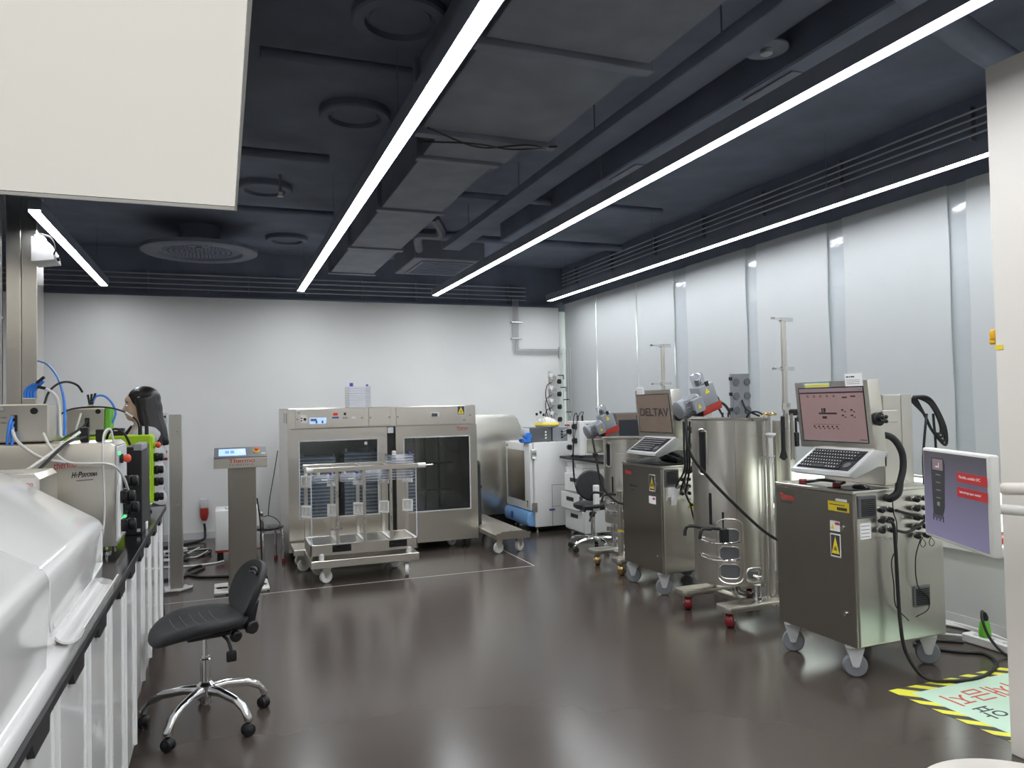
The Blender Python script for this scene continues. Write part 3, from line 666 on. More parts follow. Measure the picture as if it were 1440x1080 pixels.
part('lead', MB().tube([(-.47, 4.86, 1.19), (-.44, 4.85, 1.17), (-.41, 4.84, 1.14), (-.395, 4.84, 1.12)], .005), 'cablewhite', t)
t = gas_box('gas_box', 'dark steel box with green end, on top of the lime green controller', -.83, -.635, 4.92, 5.09, 1.367, 1.53)
part('green_end', MB().box(-.634, -.608, 4.92, 5.09, 1.40, 1.532, .004), 'green', t)
part('round_grommet', MB().cyl((-.668, 4.922, 1.51), (-.668, 4.912, 1.51), .014, n=18), 'black', t)
part('port_strip', MB().box(-.735, -.712, 4.908, 4.922, 1.41, 1.475, .003), 'black', t)
part('lead', MB().tube([(-.755, 4.91, 1.50), (-.76, 4.88, 1.46), (-.775, 4.86, 1.40)], .006), 'cablewhite', t)
part('lead', MB().tube([(-.72, 4.90, 1.46), (-.74, 4.85, 1.42), (-.80, 4.7, 1.37), (-.82, 4.5, 1.35)], .006), 'cable', t)
part('blue_hose', MB().tube([(-.73, 4.90, 1.42), (-.745, 4.86, 1.40), (-.75, 4.85, 1.375)], .006), 'cableblue', t)
m = part('hose_manifold', MB().box(-.735, -.70, 5.0, 5.05, 1.53, 1.55, .003), 'steelh', t)
for i in range(3): part('hose_fitting', MB().cyl((-.725 + i * .006, 5.02, 1.55), (-.735 + i * .02, 5.02, 1.61 + .004 * i), .006, n=8), 'black', t)
part('blue_hose', MB().tube([(-.71, 5.02, 1.565), (-.69, 5.02, 1.60), (-.65, 5.02, 1.60), (-.61, 5.02, 1.56), (-.59, 5.02, 1.50), (-.605, 5.0, 1.44)], .006), 'cableblue', t)
part('lead', MB().tube([(-.87, 4.7, 1.37), (-.86, 4.75, 1.46), (-.80, 4.8, 1.52), (-.70, 4.82, 1.535), (-.60, 4.84, 1.53), (-.52, 4.88, 1.50), (-.47, 4.92, 1.455), (-.455, 4.95, 1.40)], .005), 'cable', t)
part('lead_sleeve', MB().tube([(-.525, 4.878, 1.503), (-.49, 4.90, 1.475)], .007), 'cablewhite', t)
for x in (-.455, -.42): part('plug', MB().cyl((x, 4.97, 1.367), (x, 4.97, 1.42), .011, n=10), 'black', t)
t = thing('black_camera_box', 'small black box standing on the lime green controller', 'box', (-.545, 4.95, 1.367))
part('body', MB().box(-.60, -.535, 4.90, 4.98, 1.367, 1.41, .004), 'black', t)
part('label', MB().box(-.585, -.565, 4.897, 4.90, 1.395, 1.402), 'paper', t)

# ================================================================= person behind the bench
def remesh(mb, vox, smooth=6):
    me = bpy.data.meshes.new('tmp'); me.from_pydata([tuple(p) for p in mb.v], [], mb.f)
    bm = bmesh.new(); bm.from_mesh(me); bmesh.ops.recalc_face_normals(bm, faces=bm.faces[:]); bm.to_mesh(me); bm.free()
    o = bpy.data.objects.new('tmp', me); COL.objects.link(o)
    r = o.modifiers.new('r', 'REMESH'); r.mode = 'VOXEL'; r.voxel_size = vox
    s = o.modifiers.new('s', 'SMOOTH'); s.iterations = smooth; s.factor = .5
    bpy.context.view_layer.update()
    m2 = bpy.data.meshes.new_from_object(o.evaluated_get(bpy.context.evaluated_depsgraph_get()))
    q = MB().add([p.co.copy() for p in m2.vertices], [tuple(p.vertices) for p in m2.polygons])
    bpy.data.objects.remove(o); bpy.data.meshes.remove(me); bpy.data.meshes.remove(m2); return q
PX, PY = -.525, 5.76
def pp(f, s, z): return (PX - f, PY - s, z)           # forward, her left (towards the camera), up
def limb(q, a, b, ra, rb): q.cyl(pp(*a), pp(*b), ra, rb, n=14); q.ball(pp(*a), ra); q.ball(pp(*b), rb)
P = thing('person', 'person with long black hair in a light grey jacket, looking left behind the bench', 'person', (PX, PY, 0))
q = MB()
q.ball(pp(-.005, 0, 1.578), .096, .076, .092)          # skull
q.ball(pp(.022, 0, 1.525), .074, .062, .082)           # face
q.ball(pp(.055, 0, 1.468), .034, .036, .026)           # chin
q.ball(pp(.03, 0, 1.485), .05, .052, .035)             # jaw
q.ball(pp(.092, 0, 1.527), .014, .012, .016); q.cyl(pp(.105, 0, 1.521), pp(.082, 0, 1.56), .011, .007, n=10); q.ball(pp(.104, 0, 1.520), .0125)
q.ball(pp(.086, 0, 1.497), .012, .022, .007); q.ball(pp(.083, 0, 1.485), .012, .020, .007)
q.ball(pp(.072, 0, 1.585), .025, .05, .03)             # brow
for s in (-1, 1): q.ball(pp(-.012, s * .072, 1.53), .018, .010, .028)   # ears
q.cyl(pp(-.02, 0, 1.36), pp(.0, 0, 1.50), .056, .050, n=16)
for f, w, d, z in ((-.01, .15, .085, 1.33), (.0, .165, .10, 1.22), (.005, .15, .10, 1.10), (0, .14, .09, 1.0), (-.005, .165, .11, .90), (0, .16, .10, .84)): q.ball(pp(f, 0, z), d, w, .10)
for s in (-1, 1):
    limb(q, (-.01, s * .175, 1.335), (-.03, s * .215, 1.07), .048, .038)
    limb(q, (-.03, s * .215, 1.07), (.16, s * .17, 1.0), .036, .026)
    q.ball(pp(.205, s * .16, .993), .045, .022, .035)   # palm
    for k in range(4): limb(q, (.235, s * (.16) + 0, 1.012 - k * .018), (.275 + (.012 if k in (1, 2) else 0), s * .150, 1.004 - k * .018), .0095, .0085); limb(q, (.275 + (.012 if k in (1, 2) else 0), s * .150, 1.004 - k * .018), (.30, s * .142, .988 - k * .016), .0085, .0075)
    limb(q, (.20, s * .150, 1.02), (.245, s * .125, 1.032), .011, .009)
    limb(q, (-.035, s * .085, .86), (-.03, s * .09, .48), .085, .055)
    limb(q, (-.03, s * .09, .48), (-.05, s * .09, .09), .055, .036)
    limb(q, (-.05, s * .09, .05), (.09, s * .1, .03), .034, .026)
body = part('body', remesh(q, .0085, 4), 'skin', P, angle=180)
q = MB()                                                # hair
q.ball(pp(-.024, 0, 1.592), .108, .089, .090)
q.ball(pp(-.062, 0, 1.52), .080, .090, .10)
for k in range(11):
    a = R(84 + 192 * k / 10)
    c, s = math.cos(a), math.sin(a)
    top = pp(-.012 + .078 * c, .070 * s, 1.60); mid = pp(-.028 + .088 * c, .084 * s, 1.47); end = pp(-.075 + .085 * c, .098 * s, 1.285 + .02 * math.sin(k * 2.3))
    q.tube([top, mid, pp(-.050 + .09 * c, .094 * s, 1.385), end], [.034, .024], n=8, sub=4)
hq = remesh(q, .0085, 5)
part('hair', hq, 'hair', P, angle=180)
q = MB()
for s in (-1, 1):
    q.ball(pp(.0795, s * .031, 1.545), .011, .014, .008)
part('eyes', q, 'paper', P)
q = MB()
for s in (-1, 1): q.ball(pp(.0865, s * .031, 1.545), .0055, .007, .0065)
part('irises', q, 'ink', P)
q = MB()
for s in (-1, 1): q.tube([pp(.088, s * .012, 1.569), pp(.086, s * .032, 1.573), pp(.072, s * .05, 1.568)], .0032, n=6)
part('eyebrows', q, 'hair', P)
part('lips', MB().ball(pp(.0925, 0, 1.4985), .0065, .018, .0045).ball(pp(.091, 0, 1.4895), .0065, .016, .005), 'lips', P)
q = MB()
for f, w, d, z in ((-.012, .165, .10, 1.34), (.0, .18, .118, 1.22), (.005, .17, .118, 1.10), (0, .16, .108, 1.0), (-.003, .178, .122, .90)): q.ball(pp(f - .03, 0, z), d + .012, w, .10)
q.cyl(pp(-.02, 0, 1.36), pp(-.01, 0, 1.425), .075, .066, n=16)
for s in (-1, 1):
    limb(q, (-.01, s * .178, 1.335), (-.03, s * .218, 1.07), .062, .050); limb(q, (-.03, s * .218, 1.07), (.13, s * .178, 1.008), .048, .038)
part('jacket', remesh(q, .012, 4), 'jacket', P, angle=180)
part('lanyard', MB().tube([pp(.05, .06, 1.41), pp(.10, .06, 1.33), pp(.125, .02, 1.2), pp(.13, 0, 1.1)], .006).tube([pp(.05, -.06, 1.41), pp(.10, -.06, 1.33), pp(.125, -.02, 1.2), pp(.13, 0, 1.1)], .006), 'black', P)
q = MB()
q.ball(pp(-.035, 0, .86), .122, .178, .08)
for s in (-1, 1): limb(q, (-.035, s * .086, .85), (-.03, s * .09, .48), .098, .072); limb(q, (-.03, s * .09, .48), (-.05, s * .09, .10), .070, .062)
part('trousers', remesh(q, .012, 4), 'trousers', P, angle=180)
for s in (-1, 1):
    q = MB().ball(pp(-.01, s * .095, .036), .125, .045, .036).cyl(pp(-.05, s * .09, .04), pp(-.05, s * .09, .11), .045, n=12)
    part('shoe', remesh(q, .01, 3), 'black', P, angle=180)

# ================================================================= chair
def loft(rings):
    n = len(rings[0]); vs = [p for r in rings for p in r]
    fs = [(k * n + i, k * n + (i + 1) % n, (k + 1) * n + (i + 1) % n, (k + 1) * n + i) for k in range(len(rings) - 1) for i in range(n)]
    fs += [tuple(reversed(range(n))), tuple(range((len(rings) - 1) * n, len(rings) * n))]
    return MB().add(vs, fs)
def sup(n, a, b, e=2.6):
    out = []
    for i in range(n):
        t = 2 * math.pi * i / n; c, s = math.cos(t), math.sin(t)
        out.append((a * math.copysign(abs(c) ** (2 / e), c), b * math.copysign(abs(s) ** (2 / e), s)))
    return out
CX, CY = -.085, 3.95
CH = thing('task_chair', 'black low-backed swivel chair on five chrome legs beside the bench', 'chair', (CX, CY, 0))
T = Matrix.Translation((CX, CY, 0)) @ Matrix.Rotation(R(14), 4, 'Z')      # chair faces local -X
rings = []
def seat_z(x, y): return .055 * (x / .22) ** 2 * (-.75 if x < 0 else .35) + .03 * (y / .2) ** 2
for dz, k in ((0, .86), (.006, .96), (.02, 1.0), (.036, .99), (.048, .94), (.052, .80), (.050, .5), (.049, .15)):
    rings.append([T @ Vector((x * k - .03, y * k, .448 + dz + seat_z(x * k, y * k))) for x, y in sup(36, .218, .205)])
seat = part('seat', loft(rings), 'rubber', CH, angle=60)
for k in range(5):
    part('seat_groove', MB().tube([T @ Vector((-.14 + k * .045, y, .4985 + seat_z(-.11 + k * .045, y))) for y in (-.11, -.05, .0, .05, .11)], .0016, n=5), 'darkgrey', seat)
rings = []
def back_pt(u, v, d):                      # u across, v up, d thickness
    # tilted shell, concave towards the sitter
    tilt = R(24); h = .135 + v
    x = .155 + h * math.sin(tilt) - .9 * u * u + d * math.cos(tilt); z = .50 + h * math.cos(tilt) - d * math.sin(tilt)
    return T @ Vector((x, u, z))
for d, k in ((-.002, .78), (-.008, .90), (-.006, .98), (.006, 1.0), (.018, .985), (.026, .92), (.030, .75), (.030, .3)):
    rings.append([back_pt(x * k, y * k * (1.0 if y > 0 else 1.05), d) for x, y in sup(36, .185, .135, 2.4)])
rings.insert(0, [back_pt(x * .3, y * .3, .002) for x, y in sup(36, .185, .135, 2.4)])
bk = part('backrest', loft(rings), 'rubber', CH, angle=60)
part('grip_hole', MB().tube([back_pt(u, v, -.006) for u, v in ((-.05, .085), (0, .092), (.05, .085), (.05, .068), (0, .075), (-.05, .068))], .006, closed=True), 'black', bk)
part('back_bracket', MB().box(.07, .20, -.03, .03, .425, .45, .005, T=T).prism([(.17, .43), (.225, .44), (.25, .55), (.20, .53)], 1, -.028, .028, .005, T=T), 'black', CH)
part('tension_knob', MB().lathe([(.02, 0), (.034, .008), (.034, .03), (.026, .036)], T @ Vector((.20, -.03, .435)), n=8, axis=T.to_3x3() @ Vector((.3, -1, 0))), 'black', CH)
part('tension_knob', MB().lathe([(.02, 0), (.028, .008), (.028, .03), (.02, .036)], T @ Vector((.12, -.05, .415)), n=10, axis=T.to_3x3() @ Vector((.2, -1, -.2))), 'black', CH)
part('seat_plate', MB().box(-.10, .10, -.09, .09, .425, .45, .006, T=T), 'black', CH)
part('height_lever', MB().tube([T @ Vector((.06, -.09, .43)), T @ Vector((.075, -.12, .41)), T @ Vector((.085, -.135, .36))], .008).box(.062, .108, -.15, -.125, .315, .365, .008, 2, T=T), 'black', CH)
part('gas_lift', MB().cyl((CX, CY, .32), (CX, CY, .43), .014), 'chrome', CH)
part('lift_sleeve', MB().lathe([(.024, 0), (.024, .21), (.018, .215), (.018, .225)], (CX, CY, .10), n=20), 'chrome', CH)
part('hub', MB().lathe([(.03, .0), (.042, .02), (.042, .06), (.026, .075)], (CX, CY, .13), n=20), 'chrome', CH)
for k in range(5):
    a = R(20.5 + 72.4 * k); d = Vector((math.cos(a), math.sin(a), 0)); p = Vector((-d.y, d.x, 0)); O = Vector((CX, CY, 0))
    rs = []
    for s, w, z, h in ((.025, .022, .165, .028), (.10, .019, .168, .022), (.20, .018, .150, .020), (.26, .020, .120, .022), (.285, .021, .088, .022), (.288, .018, .068, .016)):
        c = O + d * s
        rs.append([c + p * w * math.cos(t) + Z_ * (z + h * math.sin(t)) if s < .27 else c + p * w * math.cos(t) + d * (h * math.sin(t)) + Z_ * z for t in [2 * math.pi * i / 12 for i in range(12)]])
    lg = part('leg', loft(rs), 'chrome', CH, angle=60)
    ct = O + d * .285; w = R(40 + 65 * k); n = Vector((math.cos(w), math.sin(w), 0))
    q = MB()
    for s in (-1, 1): q.lathe([(.012, -.009), (.025, -.008), (.028, -.004), (.028, .004), (.025, .008), (.012, .009)], ct + n * s * .014 + Z_ * .028, n=16, axis=n)
    part('caster', q.cyl(ct + Z_ * .03, ct + Z_ * .075, .010), 'black', lg)
    part('caster_hood', MB().ball(ct + Z_ * .036, .027, .027, .024), 'rubber', lg)

# ================================================================= post, pedestal console, small things by the back wall
t = thing('display_post', 'stainless post on a polished base with clear panel and sign behind the person', 'post', (-.39, 7.0, 0))
part('post', MB().box(-.418, -.318, 6.93, 7.03, .02, 1.475, .004), 'steel', t)
part('base_plate', MB().prism([(-.42 + .19 * math.cos(R(a)), 7.02 + .19 * math.sin(R(a))) for a in range(22, 382, 45)], 2, 0, .022, .003), 'chrome', t)
part('clear_panel', MB().box(-.472, -.424, 6.90, 6.908, .05, 1.49), 'acrylic', t)
part('panel_edge', MB().box(-.427, -.421, 6.893, 6.915, .05, 1.49), 'acrylicedge', t)
part('rear_post', MB().box(-.56, -.48, 7.06, 7.14, .02, 1.44, .004), 'steeldark', t)
s = part('sign_plate', MB().box(-.56, -.425, 6.925, 6.929, 1.435, 1.485), 'paper', t)
text('black_lettering', 'RM', (-.50, 6.9245, 1.447), (.06, 0, 0), (0, 0, .024), 'ink', s, bold=.02)
for z, m in ((1.38, 'paper'), (1.335, 'amber'), (1.25, 'digits'), (1.16, 'amber'), (1.10, 'red')): part('indicator_lamp', MB().box(-.47, -.435, 7.045, 7.06, z - .012, z + .012, .003), m, t)
for z in (1.33, .72): part('bolt', MB().cyl((-.355, 6.93, z), (-.355, 6.922, z), .007, n=8), 'chrome', t)
part('lead', MB().tube([(-.46, 6.9, .9), (-.47, 6.7, .5), (-.45, 6.45, .2), (-.44, 6.3, .03), (-.52, 6.3, .01)], .009), 'cable', t)

t = thing('pedestal_console', 'stainless pedestal with dark control head and red stop button', 'console', (.15, 6.7, 0))
part('column', MB().box(.040, .258, 6.60, 6.78, .03, 1.03, .004), 'steeldark', t)
h = part('head', MB().box(-.068, .348, 6.52, 6.85, 1.032, 1.112, .004), 'steelh', t)
text('red_lettering', 'Thermo', (.045, 6.5195, 1.075), (.20, 0, 0), (0, 0, .033), 'redprint', h, bold=.015)
text('black_lettering', 'S C I E N T I F I C', (.05, 6.5195, 1.052), (.185, 0, 0), (0, 0, .013), 'ink', h)
c = part('control_top', MB().prism([(6.535, 1.113), (6.85, 1.113), (6.85, 1.185), (6.535, 1.122)], 0, -.066, .343, .004), 'darkgrey', t)
tn = Vector((0, -.063, .315)).normalized(); tv = Vector((0, .315, .063)).normalized()
part('touch_screen', MB().quad(Vector((-.03, 6.575, 1.130)) + tn * .001, X_ * .21, tv * .22, .002), 'screenblue', c)
for x, w in ((.02, .03), (.06, .03), (.10, .02), (.14, .025)): part('screen_icon', MB().quad(Vector((x, 6.64, 1.143)) + tn * .0035, X_ * w, tv * .09, .0005), 'paper' if w < .03 else 'blue', c)
part('stop_button_base', MB().cyl(Vector((.265, 6.68, 1.149)), Vector((.265, 6.68, 1.149)) + tn * .012, .027), 'yellow', c)
part('stop_button', MB().lathe([(.012, 0), (.017, .008), (.017, .02), (.012, .026)], Vector((.265, 6.68, 1.149)) + tn * .012, axis=tn, n=14), 'orangered', c)
part('fine_print', MB().quad(Vector((.30, 6.60, 1.137)) + tn * .0005, X_ * .032, tv * .03, .001), 'lightgrey', c)
for a, b in ((-.075, .035), (.263, .355)): part('base_plate', MB().box(a, b, 6.60, 6.95, .012, .03, .004).box(a + .005, b - .02, 6.62, 6.64, 0, .012), 'offwhite', t)
part('base_bar', MB().box(-.06, .34, 6.72, 6.80, .005, .03, .004), 'steel', t)
part('lead', MB().tube([(.27, 6.79, .75), (.30, 6.85, .5), (.31, 6.9, .2), (.36, 7.0, .01)], .006), 'cable', t)
t = thing('pump_unit', 'white upright box with red bottom edge standing behind the pedestal', 'pump', (.13, 8.2, 0))
part('body', MB().box(-.075, .345, 8.12, 8.5, .10, .50, .012, 2), 'white', t)
part('red_skirt', MB().box(-.078, .348, 8.115, 8.505, .085, .10), 'red', t)
for x, y in ((-.03, 8.17), (.29, 8.17), (-.03, 8.45), (.29, 8.45)): part('foot', MB().box(x - .03, x + .03, y - .025, y + .025, 0, .086, .004), 'black', t)
part('top_cap', MB().box(.02, .05, 8.2, 8.26, .50, .525, .003), 'lightgrey', t)
t = thing('round_stool', 'low round black stool with bent chrome legs and red feet', 'stool', (.41, 7.85, 0))
part('seat', MB().lathe([(.13, 0), (.15, .006), (.15, .014), (.13, .018)], (.41, 7.83, .335), n=28), 'blackgloss', t)
part('seat_ring', MB().tube([(.41 + .13 * math.cos(a * .5236), 7.83 + .13 * math.sin(a * .5236), .333) for a in range(12)], .007, closed=True), 'chrome', t)
for a in (-110, -30, 60, 150):
    d = Vector((math.cos(R(a)), math.sin(R(a)), 0)); O = Vector((.41, 7.83, 0))
    lg = part('leg', MB().tube([O + d * .05 + Z_ * .325, O + d * .12 + Z_ * .325, O + d * .155 + Z_ * .29, O + d * .16 + Z_ * .1, O + d * .16 + Z_ * .03], .011), 'chrome', t)
    part('foot_cap', MB().lathe([(.016, 0), (.018, .01), (.016, .04), (.012, .045)], O + d * .16, n=12), 'reddark', lg)
t = thing('filter_valve', 'small steel valve with gauge and black tube standing on the round stool', 'valve', (.36, 7.83, .353))
part('body', MB().lathe([(.016, 0), (.02, .01), (.02, .05), (.012, .055), (.012, .09), (.018, .095), (.018, .14), (.008, .15)], (.35, 7.80, .353), n=14), 'steeldark', t)
part('gauge', MB().cyl((.35, 7.79, .44), (.35, 7.775, .44), .02), 'chrome', t)
part('tube', MB().tube([(.36, 7.8, .45), (.42, 7.8, .46), (.49, 7.82, .42), (.53, 7.85, .36)], .004), 'cable', t)
tag(part('wall_cable', MB().tube([(.56, 8.6, 1.05), (.52, 8.5, .85), (.46, 8.4, .55), (.44, 8.3, .40)], .005), 'cable'), 'thin black cable hanging left of the stainless incubator', 'cable')
t = thing('wall_socket', 'white wall socket with a red industrial plug and black cable', 'plug', (-.205, 9.6, .30))
part('socket_housing', MB().box(-.25, -.165, 9.56, 9.63, .36, .47, .012, 2), 'lightgrey', t)
part('red_plug', MB().lathe([(.045, 0), (.048, -.06), (.04, -.11), (.025, -.14)], (-.207, 9.57, .36), n=16), 'red', t)
part('plug_neck', MB().cyl((-.207, 9.57, .22), (-.207, 9.57, .19), .022), 'lightgrey', t)
part('cable', MB().tube([(-.207, 9.57, .19), (-.20, 9.55, .08), (-.23, 9.4, .02), (-.5, 9.2, .012), (-.8, 9.1, .012)], .014), 'cable', t)
t = thing('power_strip', 'grey power strip with tangled leads on the floor by the back wall', 'power strip', (-.42, 8.9, 0))
part('strip_body', MB().box(-.02, .36, -.035, .035, 0, .05, .006, T=Matrix.Translation((-.62, 8.5, .012)) @ Matrix.Rotation(R(48), 4, 'Z')), 'lightgrey', t)
for i in range(5):
    random.seed(i + 3)
    part('lead', MB().tube([(-.5 + random.uniform(-.2, .38), 8.5 + random.uniform(-.3, .4), .012 + .01 * i) for _ in range(6)], .009), ['cable', 'cablewhite', 'cable', 'lightgrey', 'cable'][i], t)
tag(part('floor_cable', MB().tube([(-.6, 7.35, .012), (-.35, 7.45, .012), (-.18, 7.75, .012), (-.22, 7.9, .012), (-.32, 7.7, .012), (-.25, 7.42, .012), (.0, 7.3, .012), (.35, 7.2, .012)], .013), 'cable'), 'thick black cable looping on the floor behind the stainless post', 'cable')
tag(part('floor_cable', MB().tube([(-.6, 8.0, .01), (-.3, 7.95, .01), (-.1, 7.98, .01), (.0, 8.06, .01)], .009), 'cablewhite'), 'white cable on the floor leading to the white box with red edge', 'cable')
tag(part('floor_cable', MB().tube([(-.40, 5.45, .6), (-.385, 5.5, .3), (-.375, 5.55, .1), (-.40, 5.6, .012), (-.6, 5.5, .012)], .011), 'cable'), 'black cable hanging at the far end of the bench', 'cable')
# ================================================================= stainless incubator
def edges_of(x0, x1, y0, z0, h, n, e):
    q = MB()
    for k in range(n): q.box(x0 + .001, x1 - .001, y0 - .0045, y0 - .003, z0 + k * h + h * .12, z0 + k * h + h * e)
    return q
def cell_stack(parent_label, x0, x1, y0, y1, z0, z1, n, cap='wheelwhite', group=None, name='cell_stack', label_strip=False, inside=False):
    t = thing(name, parent_label, 'cell stack', ((x0 + x1) / 2, (y0 + y1) / 2, z0), group)
    h = (z1 - z0) / n; q = MB()
    for k in range(n): q.box(x0, x1, y0, y1, z0 + k * h + h * .10, z0 + k * h + h * .32)
    o = part('trays', q, 'tray', t)
    part('tray_edges', edges_of(x0, x1, y0, z0, h, n, .55 if inside else .27), 'acrylicedge', t)
    part('front_wall', MB().box(x0, x1, y0 - .003, y0, z0, z1), 'acryliclit' if inside else 'acrylic', t)  # inside: milky front and thicker edges put brightness into the dim stacks
    for x in (x0, x1 - .004): part('side_wall', MB().box(x, x + .004, y0, y1, z0, z1), 'acrylic', t)
    part('cap', MB().cyl((x0 + .03, y0 + .03, z1), (x0 + .03, y0 + .03, z1 + .035), .018, n=14), cap, t)
    part('cap', MB().cyl((x1 - .03, y0 + .03, z1), (x1 - .03, y0 + .03, z1 + .02), .012, n=12), 'purple', t)
    if label_strip: part('label_strip', MB().box((x0 + x1) / 2 - .025, (x0 + x1) / 2 + .025, y0 - .005, y0 - .003, z1 - .045, z1 - .032), 'paper', t)
    return t
t = thing('steel_incubator', 'large stainless double-door incubator with dark windows against the back wall', 'incubator', (1.56, 8.2, 0))
I0, I1, IY, IB = .595, 2.525, 7.65, 8.85
part('cabinet_shell', MB().box(I0, I0 + .03, IY + .05, IB, .12, 1.505, .003).box(I1 - .03, I1, IY + .05, IB, .12, 1.505, .003).box(I0, I1, IB - .03, IB, .12, 1.505).box(I0, I1, IY + .05, IB, .10, .14), 'steel', t)
part('inner_back', MB().box(I0 + .03, I1 - .03, IB - .05, IB - .03, .14, 1.30), 'steel', t)
part('divider', MB().box(1.575, 1.645, IY + .06, IB - .05, .14, 1.30), 'steeldark', t)
part('top_cover', MB().box(I0, I1, IY + .02, IB, 1.495, 1.507, .002), 'steel', t)
part('inner_ceiling', MB().box(I0 + .03, I1 - .03, IY + .05, IB - .03, 1.29, 1.31), 'steeldark', t)
part('header', MB().box(I0, I1, IY + .01, IY + .06, 1.307, 1.503, .003), 'steelh', t)
P1 = part('control_panel', MB().box(.668, 1.335, IY - .002, IY + .012, 1.312, 1.498, .002), 'steelh', t)
P2 = part('blank_panel', MB().box(1.385, 1.610, IY - .002, IY + .012, 1.320, 1.500, .002), 'steelh', t)
P3 = part('blank_panel', MB().box(1.665, 2.520, IY - .004, IY + .012, 1.318, 1.500, .002), 'steelh', t)
for x in (.685, 1.315, 1.40, 1.595, 1.68, 2.46): part('screw', MB().cyl((x, IY - .002, 1.40), (x, IY - .010, 1.40), .009, n=8), 'steeldark', P1 if x < 1.35 else (P2 if x < 1.62 else P3))
part('socket_plate', MB().box(.71, .775, IY - .006, IY - .001, 1.365, 1.435, .001), 'offwhite', P1)
for x, z, r in ((.725, 1.41, .007), (.725, 1.385, .007), (.757, 1.398, .014)): part('socket', MB().cyl((x, IY - .006, z), (x, IY - .011, z), r, n=10), 'black', P1)
part('key_switch', MB().cyl((.70, IY - .002, 1.465), (.70, IY - .010, 1.465), .014, n=12).cyl((.70, IY - .010, 1.465), (.70, IY - .012, 1.465), .008, n=8), 'chrome', P1)
part('touch_display', MB().box(.80, .965, IY - .006, IY - .001, 1.352, 1.412, .001), 'screenblue', P1)
part('display_window', MB().box(.812, .87, IY - .008, IY - .005, 1.378, 1.402), 'darkgrey', P1)
for x in (.86, .918): part('display_key', MB().box(x, x + .016, IY - .008, IY - .005, 1.356, 1.382), 'bluedark', P1)
part('digit_window', MB().box(1.03, 1.075, IY - .006, IY - .001, 1.428, 1.455, .001), 'digits', P1)
part('digit_base', MB().box(1.02, 1.085, IY - .005, IY - .001, 1.400, 1.416), 'bluedark', P1)
part('switch', MB().box(1.135, 1.158, IY - .007, IY - .001, 1.430, 1.456, .001), 'black', P1)
part('small_label', MB().box(1.125, 1.172, IY - .004, IY - .001, 1.395, 1.412), 'inkgrey', P1)
part('white_switch', MB().box(1.21, 1.25, IY - .007, IY - .001, 1.392, 1.412, .001), 'paper', P1)
part('data_port', MB().box(2.03, 2.12, IY - .008, IY - .003, 1.385, 1.435, .002), 'lightgrey', P3)
part('data_socket', MB().box(2.04, 2.10, IY - .012, IY - .007, 1.395, 1.428, .002), 'ink', P3)
hazard_sticker((2.315, IY - .005, 1.405), X_ * .085, Z_ * .095, P3)
part('small_code_label', MB().box(2.375, 2.405, IY - .006, IY - .003, 1.335, 1.362), 'inkgrey', P3)
for z in (1.36, 1.44):
    pass
for y in (7.78, 8.05): part('side_slot', MB().box(I0 - .002, I0 + .002, y, y + .05, 1.36, 1.46), 'black', t)
def door(x0, x1, z0, z1, wx0, wx1, wz0, wz1, yf, name='door'):
    d = MB()
    for b in ((x0, wx0, z0, z1), (wx1, x1, z0, z1), (wx0, wx1, z0, wz0), (wx0, wx1, wz1, z1)): d.box(b[0], b[1], yf, yf + .05, b[2], b[3])
    o = part(name, d, 'steel', t)
    part('window_gasket', MB().frame((wx0 - .006, yf - .003, wz0 - .006), ((wx1 - wx0) + .012, 0, 0), (0, 0, (wz1 - wz0) + .012), .010, .004), 'lightgrey', o)
    part('window_glass', MB().box(wx0, wx1, yf + .015, yf + .021, wz0, wz1), 'glassdark', o)
    return o
d1 = door(.597, 1.568, .105, 1.298, .70, 1.470, .428, 1.184, IY)
d2 = door(1.655, 2.527, .098, 1.302, 1.738, 2.442, .418, 1.182, IY - .012)
part('door_hinge', MB().box(1.575, 1.635, IY - .004, IY + .03, 1.235, 1.295, .004), 'lightgrey', t)
part('hinge_recess', MB().box(1.57, 1.653, IY + .035, IY + .055, .11, 1.30), 'black', t)
part('knob', MB().cyl((1.352, IY + .014, 1.142), (1.352, IY + .004, 1.142), .016), 'lightgrey', d1)
text('red_lettering', 'Thermo', (2.305, IY - .0125, 1.255), (.125, 0, 0), (0, 0, .026), 'redprint', d2, bold=.015)
text('black_lettering', 'SCIENTIFIC', (2.315, IY - .0125, 1.240), (.105, 0, 0), (0, 0, .009), 'ink', d2)
for x, y in ((.72, 7.82), (2.30, 7.88), (.72, 8.7), (2.40, 8.7), (1.5, 7.85)): caster(t, x, y, .05, .035, .12, 'wheelwhite', 'steeldark', R(20), 'lightgrey')
for x in (.68, 2.40): part('levelling_foot', MB().lathe([(.04, 0), (.04, .012), (.014, .02), (.012, .12)], (x, 7.72, 0), n=16), 'black', t)
for z in (.30,): part('shelf', MB().box(.64, 1.56, 7.78, 8.78, z, z + .01).box(1.67, 2.48, 7.78, 8.78, z, z + .01), 'alu', t)
for i, (a, b, c) in enumerate([(.72, 1.08, 1.02), (1.16, 1.52, 1.05)]):
    cell_stack(['tall stack of clear trays inside the left window, left one', 'tall stack of clear trays inside the left window, right one'][i], a, b, 7.84, 8.2, .31, c, 20, group='tray stacks inside the incubator', inside=True)
cell_stack('tall stack of clear trays inside the right window beside the hinge', 1.70, 1.90, 7.84, 8.2, .31, 1.02, 20, group='tray stacks inside the incubator', inside=True)
t = thing('inner_rack', 'dark steel rack posts inside the right incubator window', 'rack', (2.2, 8.2, .31))
for x in (2.0, 2.12, 2.28): part('post', MB().box(x, x + .02, 8.3, 8.32, .31, 1.25), 'steeldark', t)
for z in (.55, .85): part('rail', MB().box(2.0, 2.45, 8.29, 8.30, z, z + .02), 'steeldark', t)
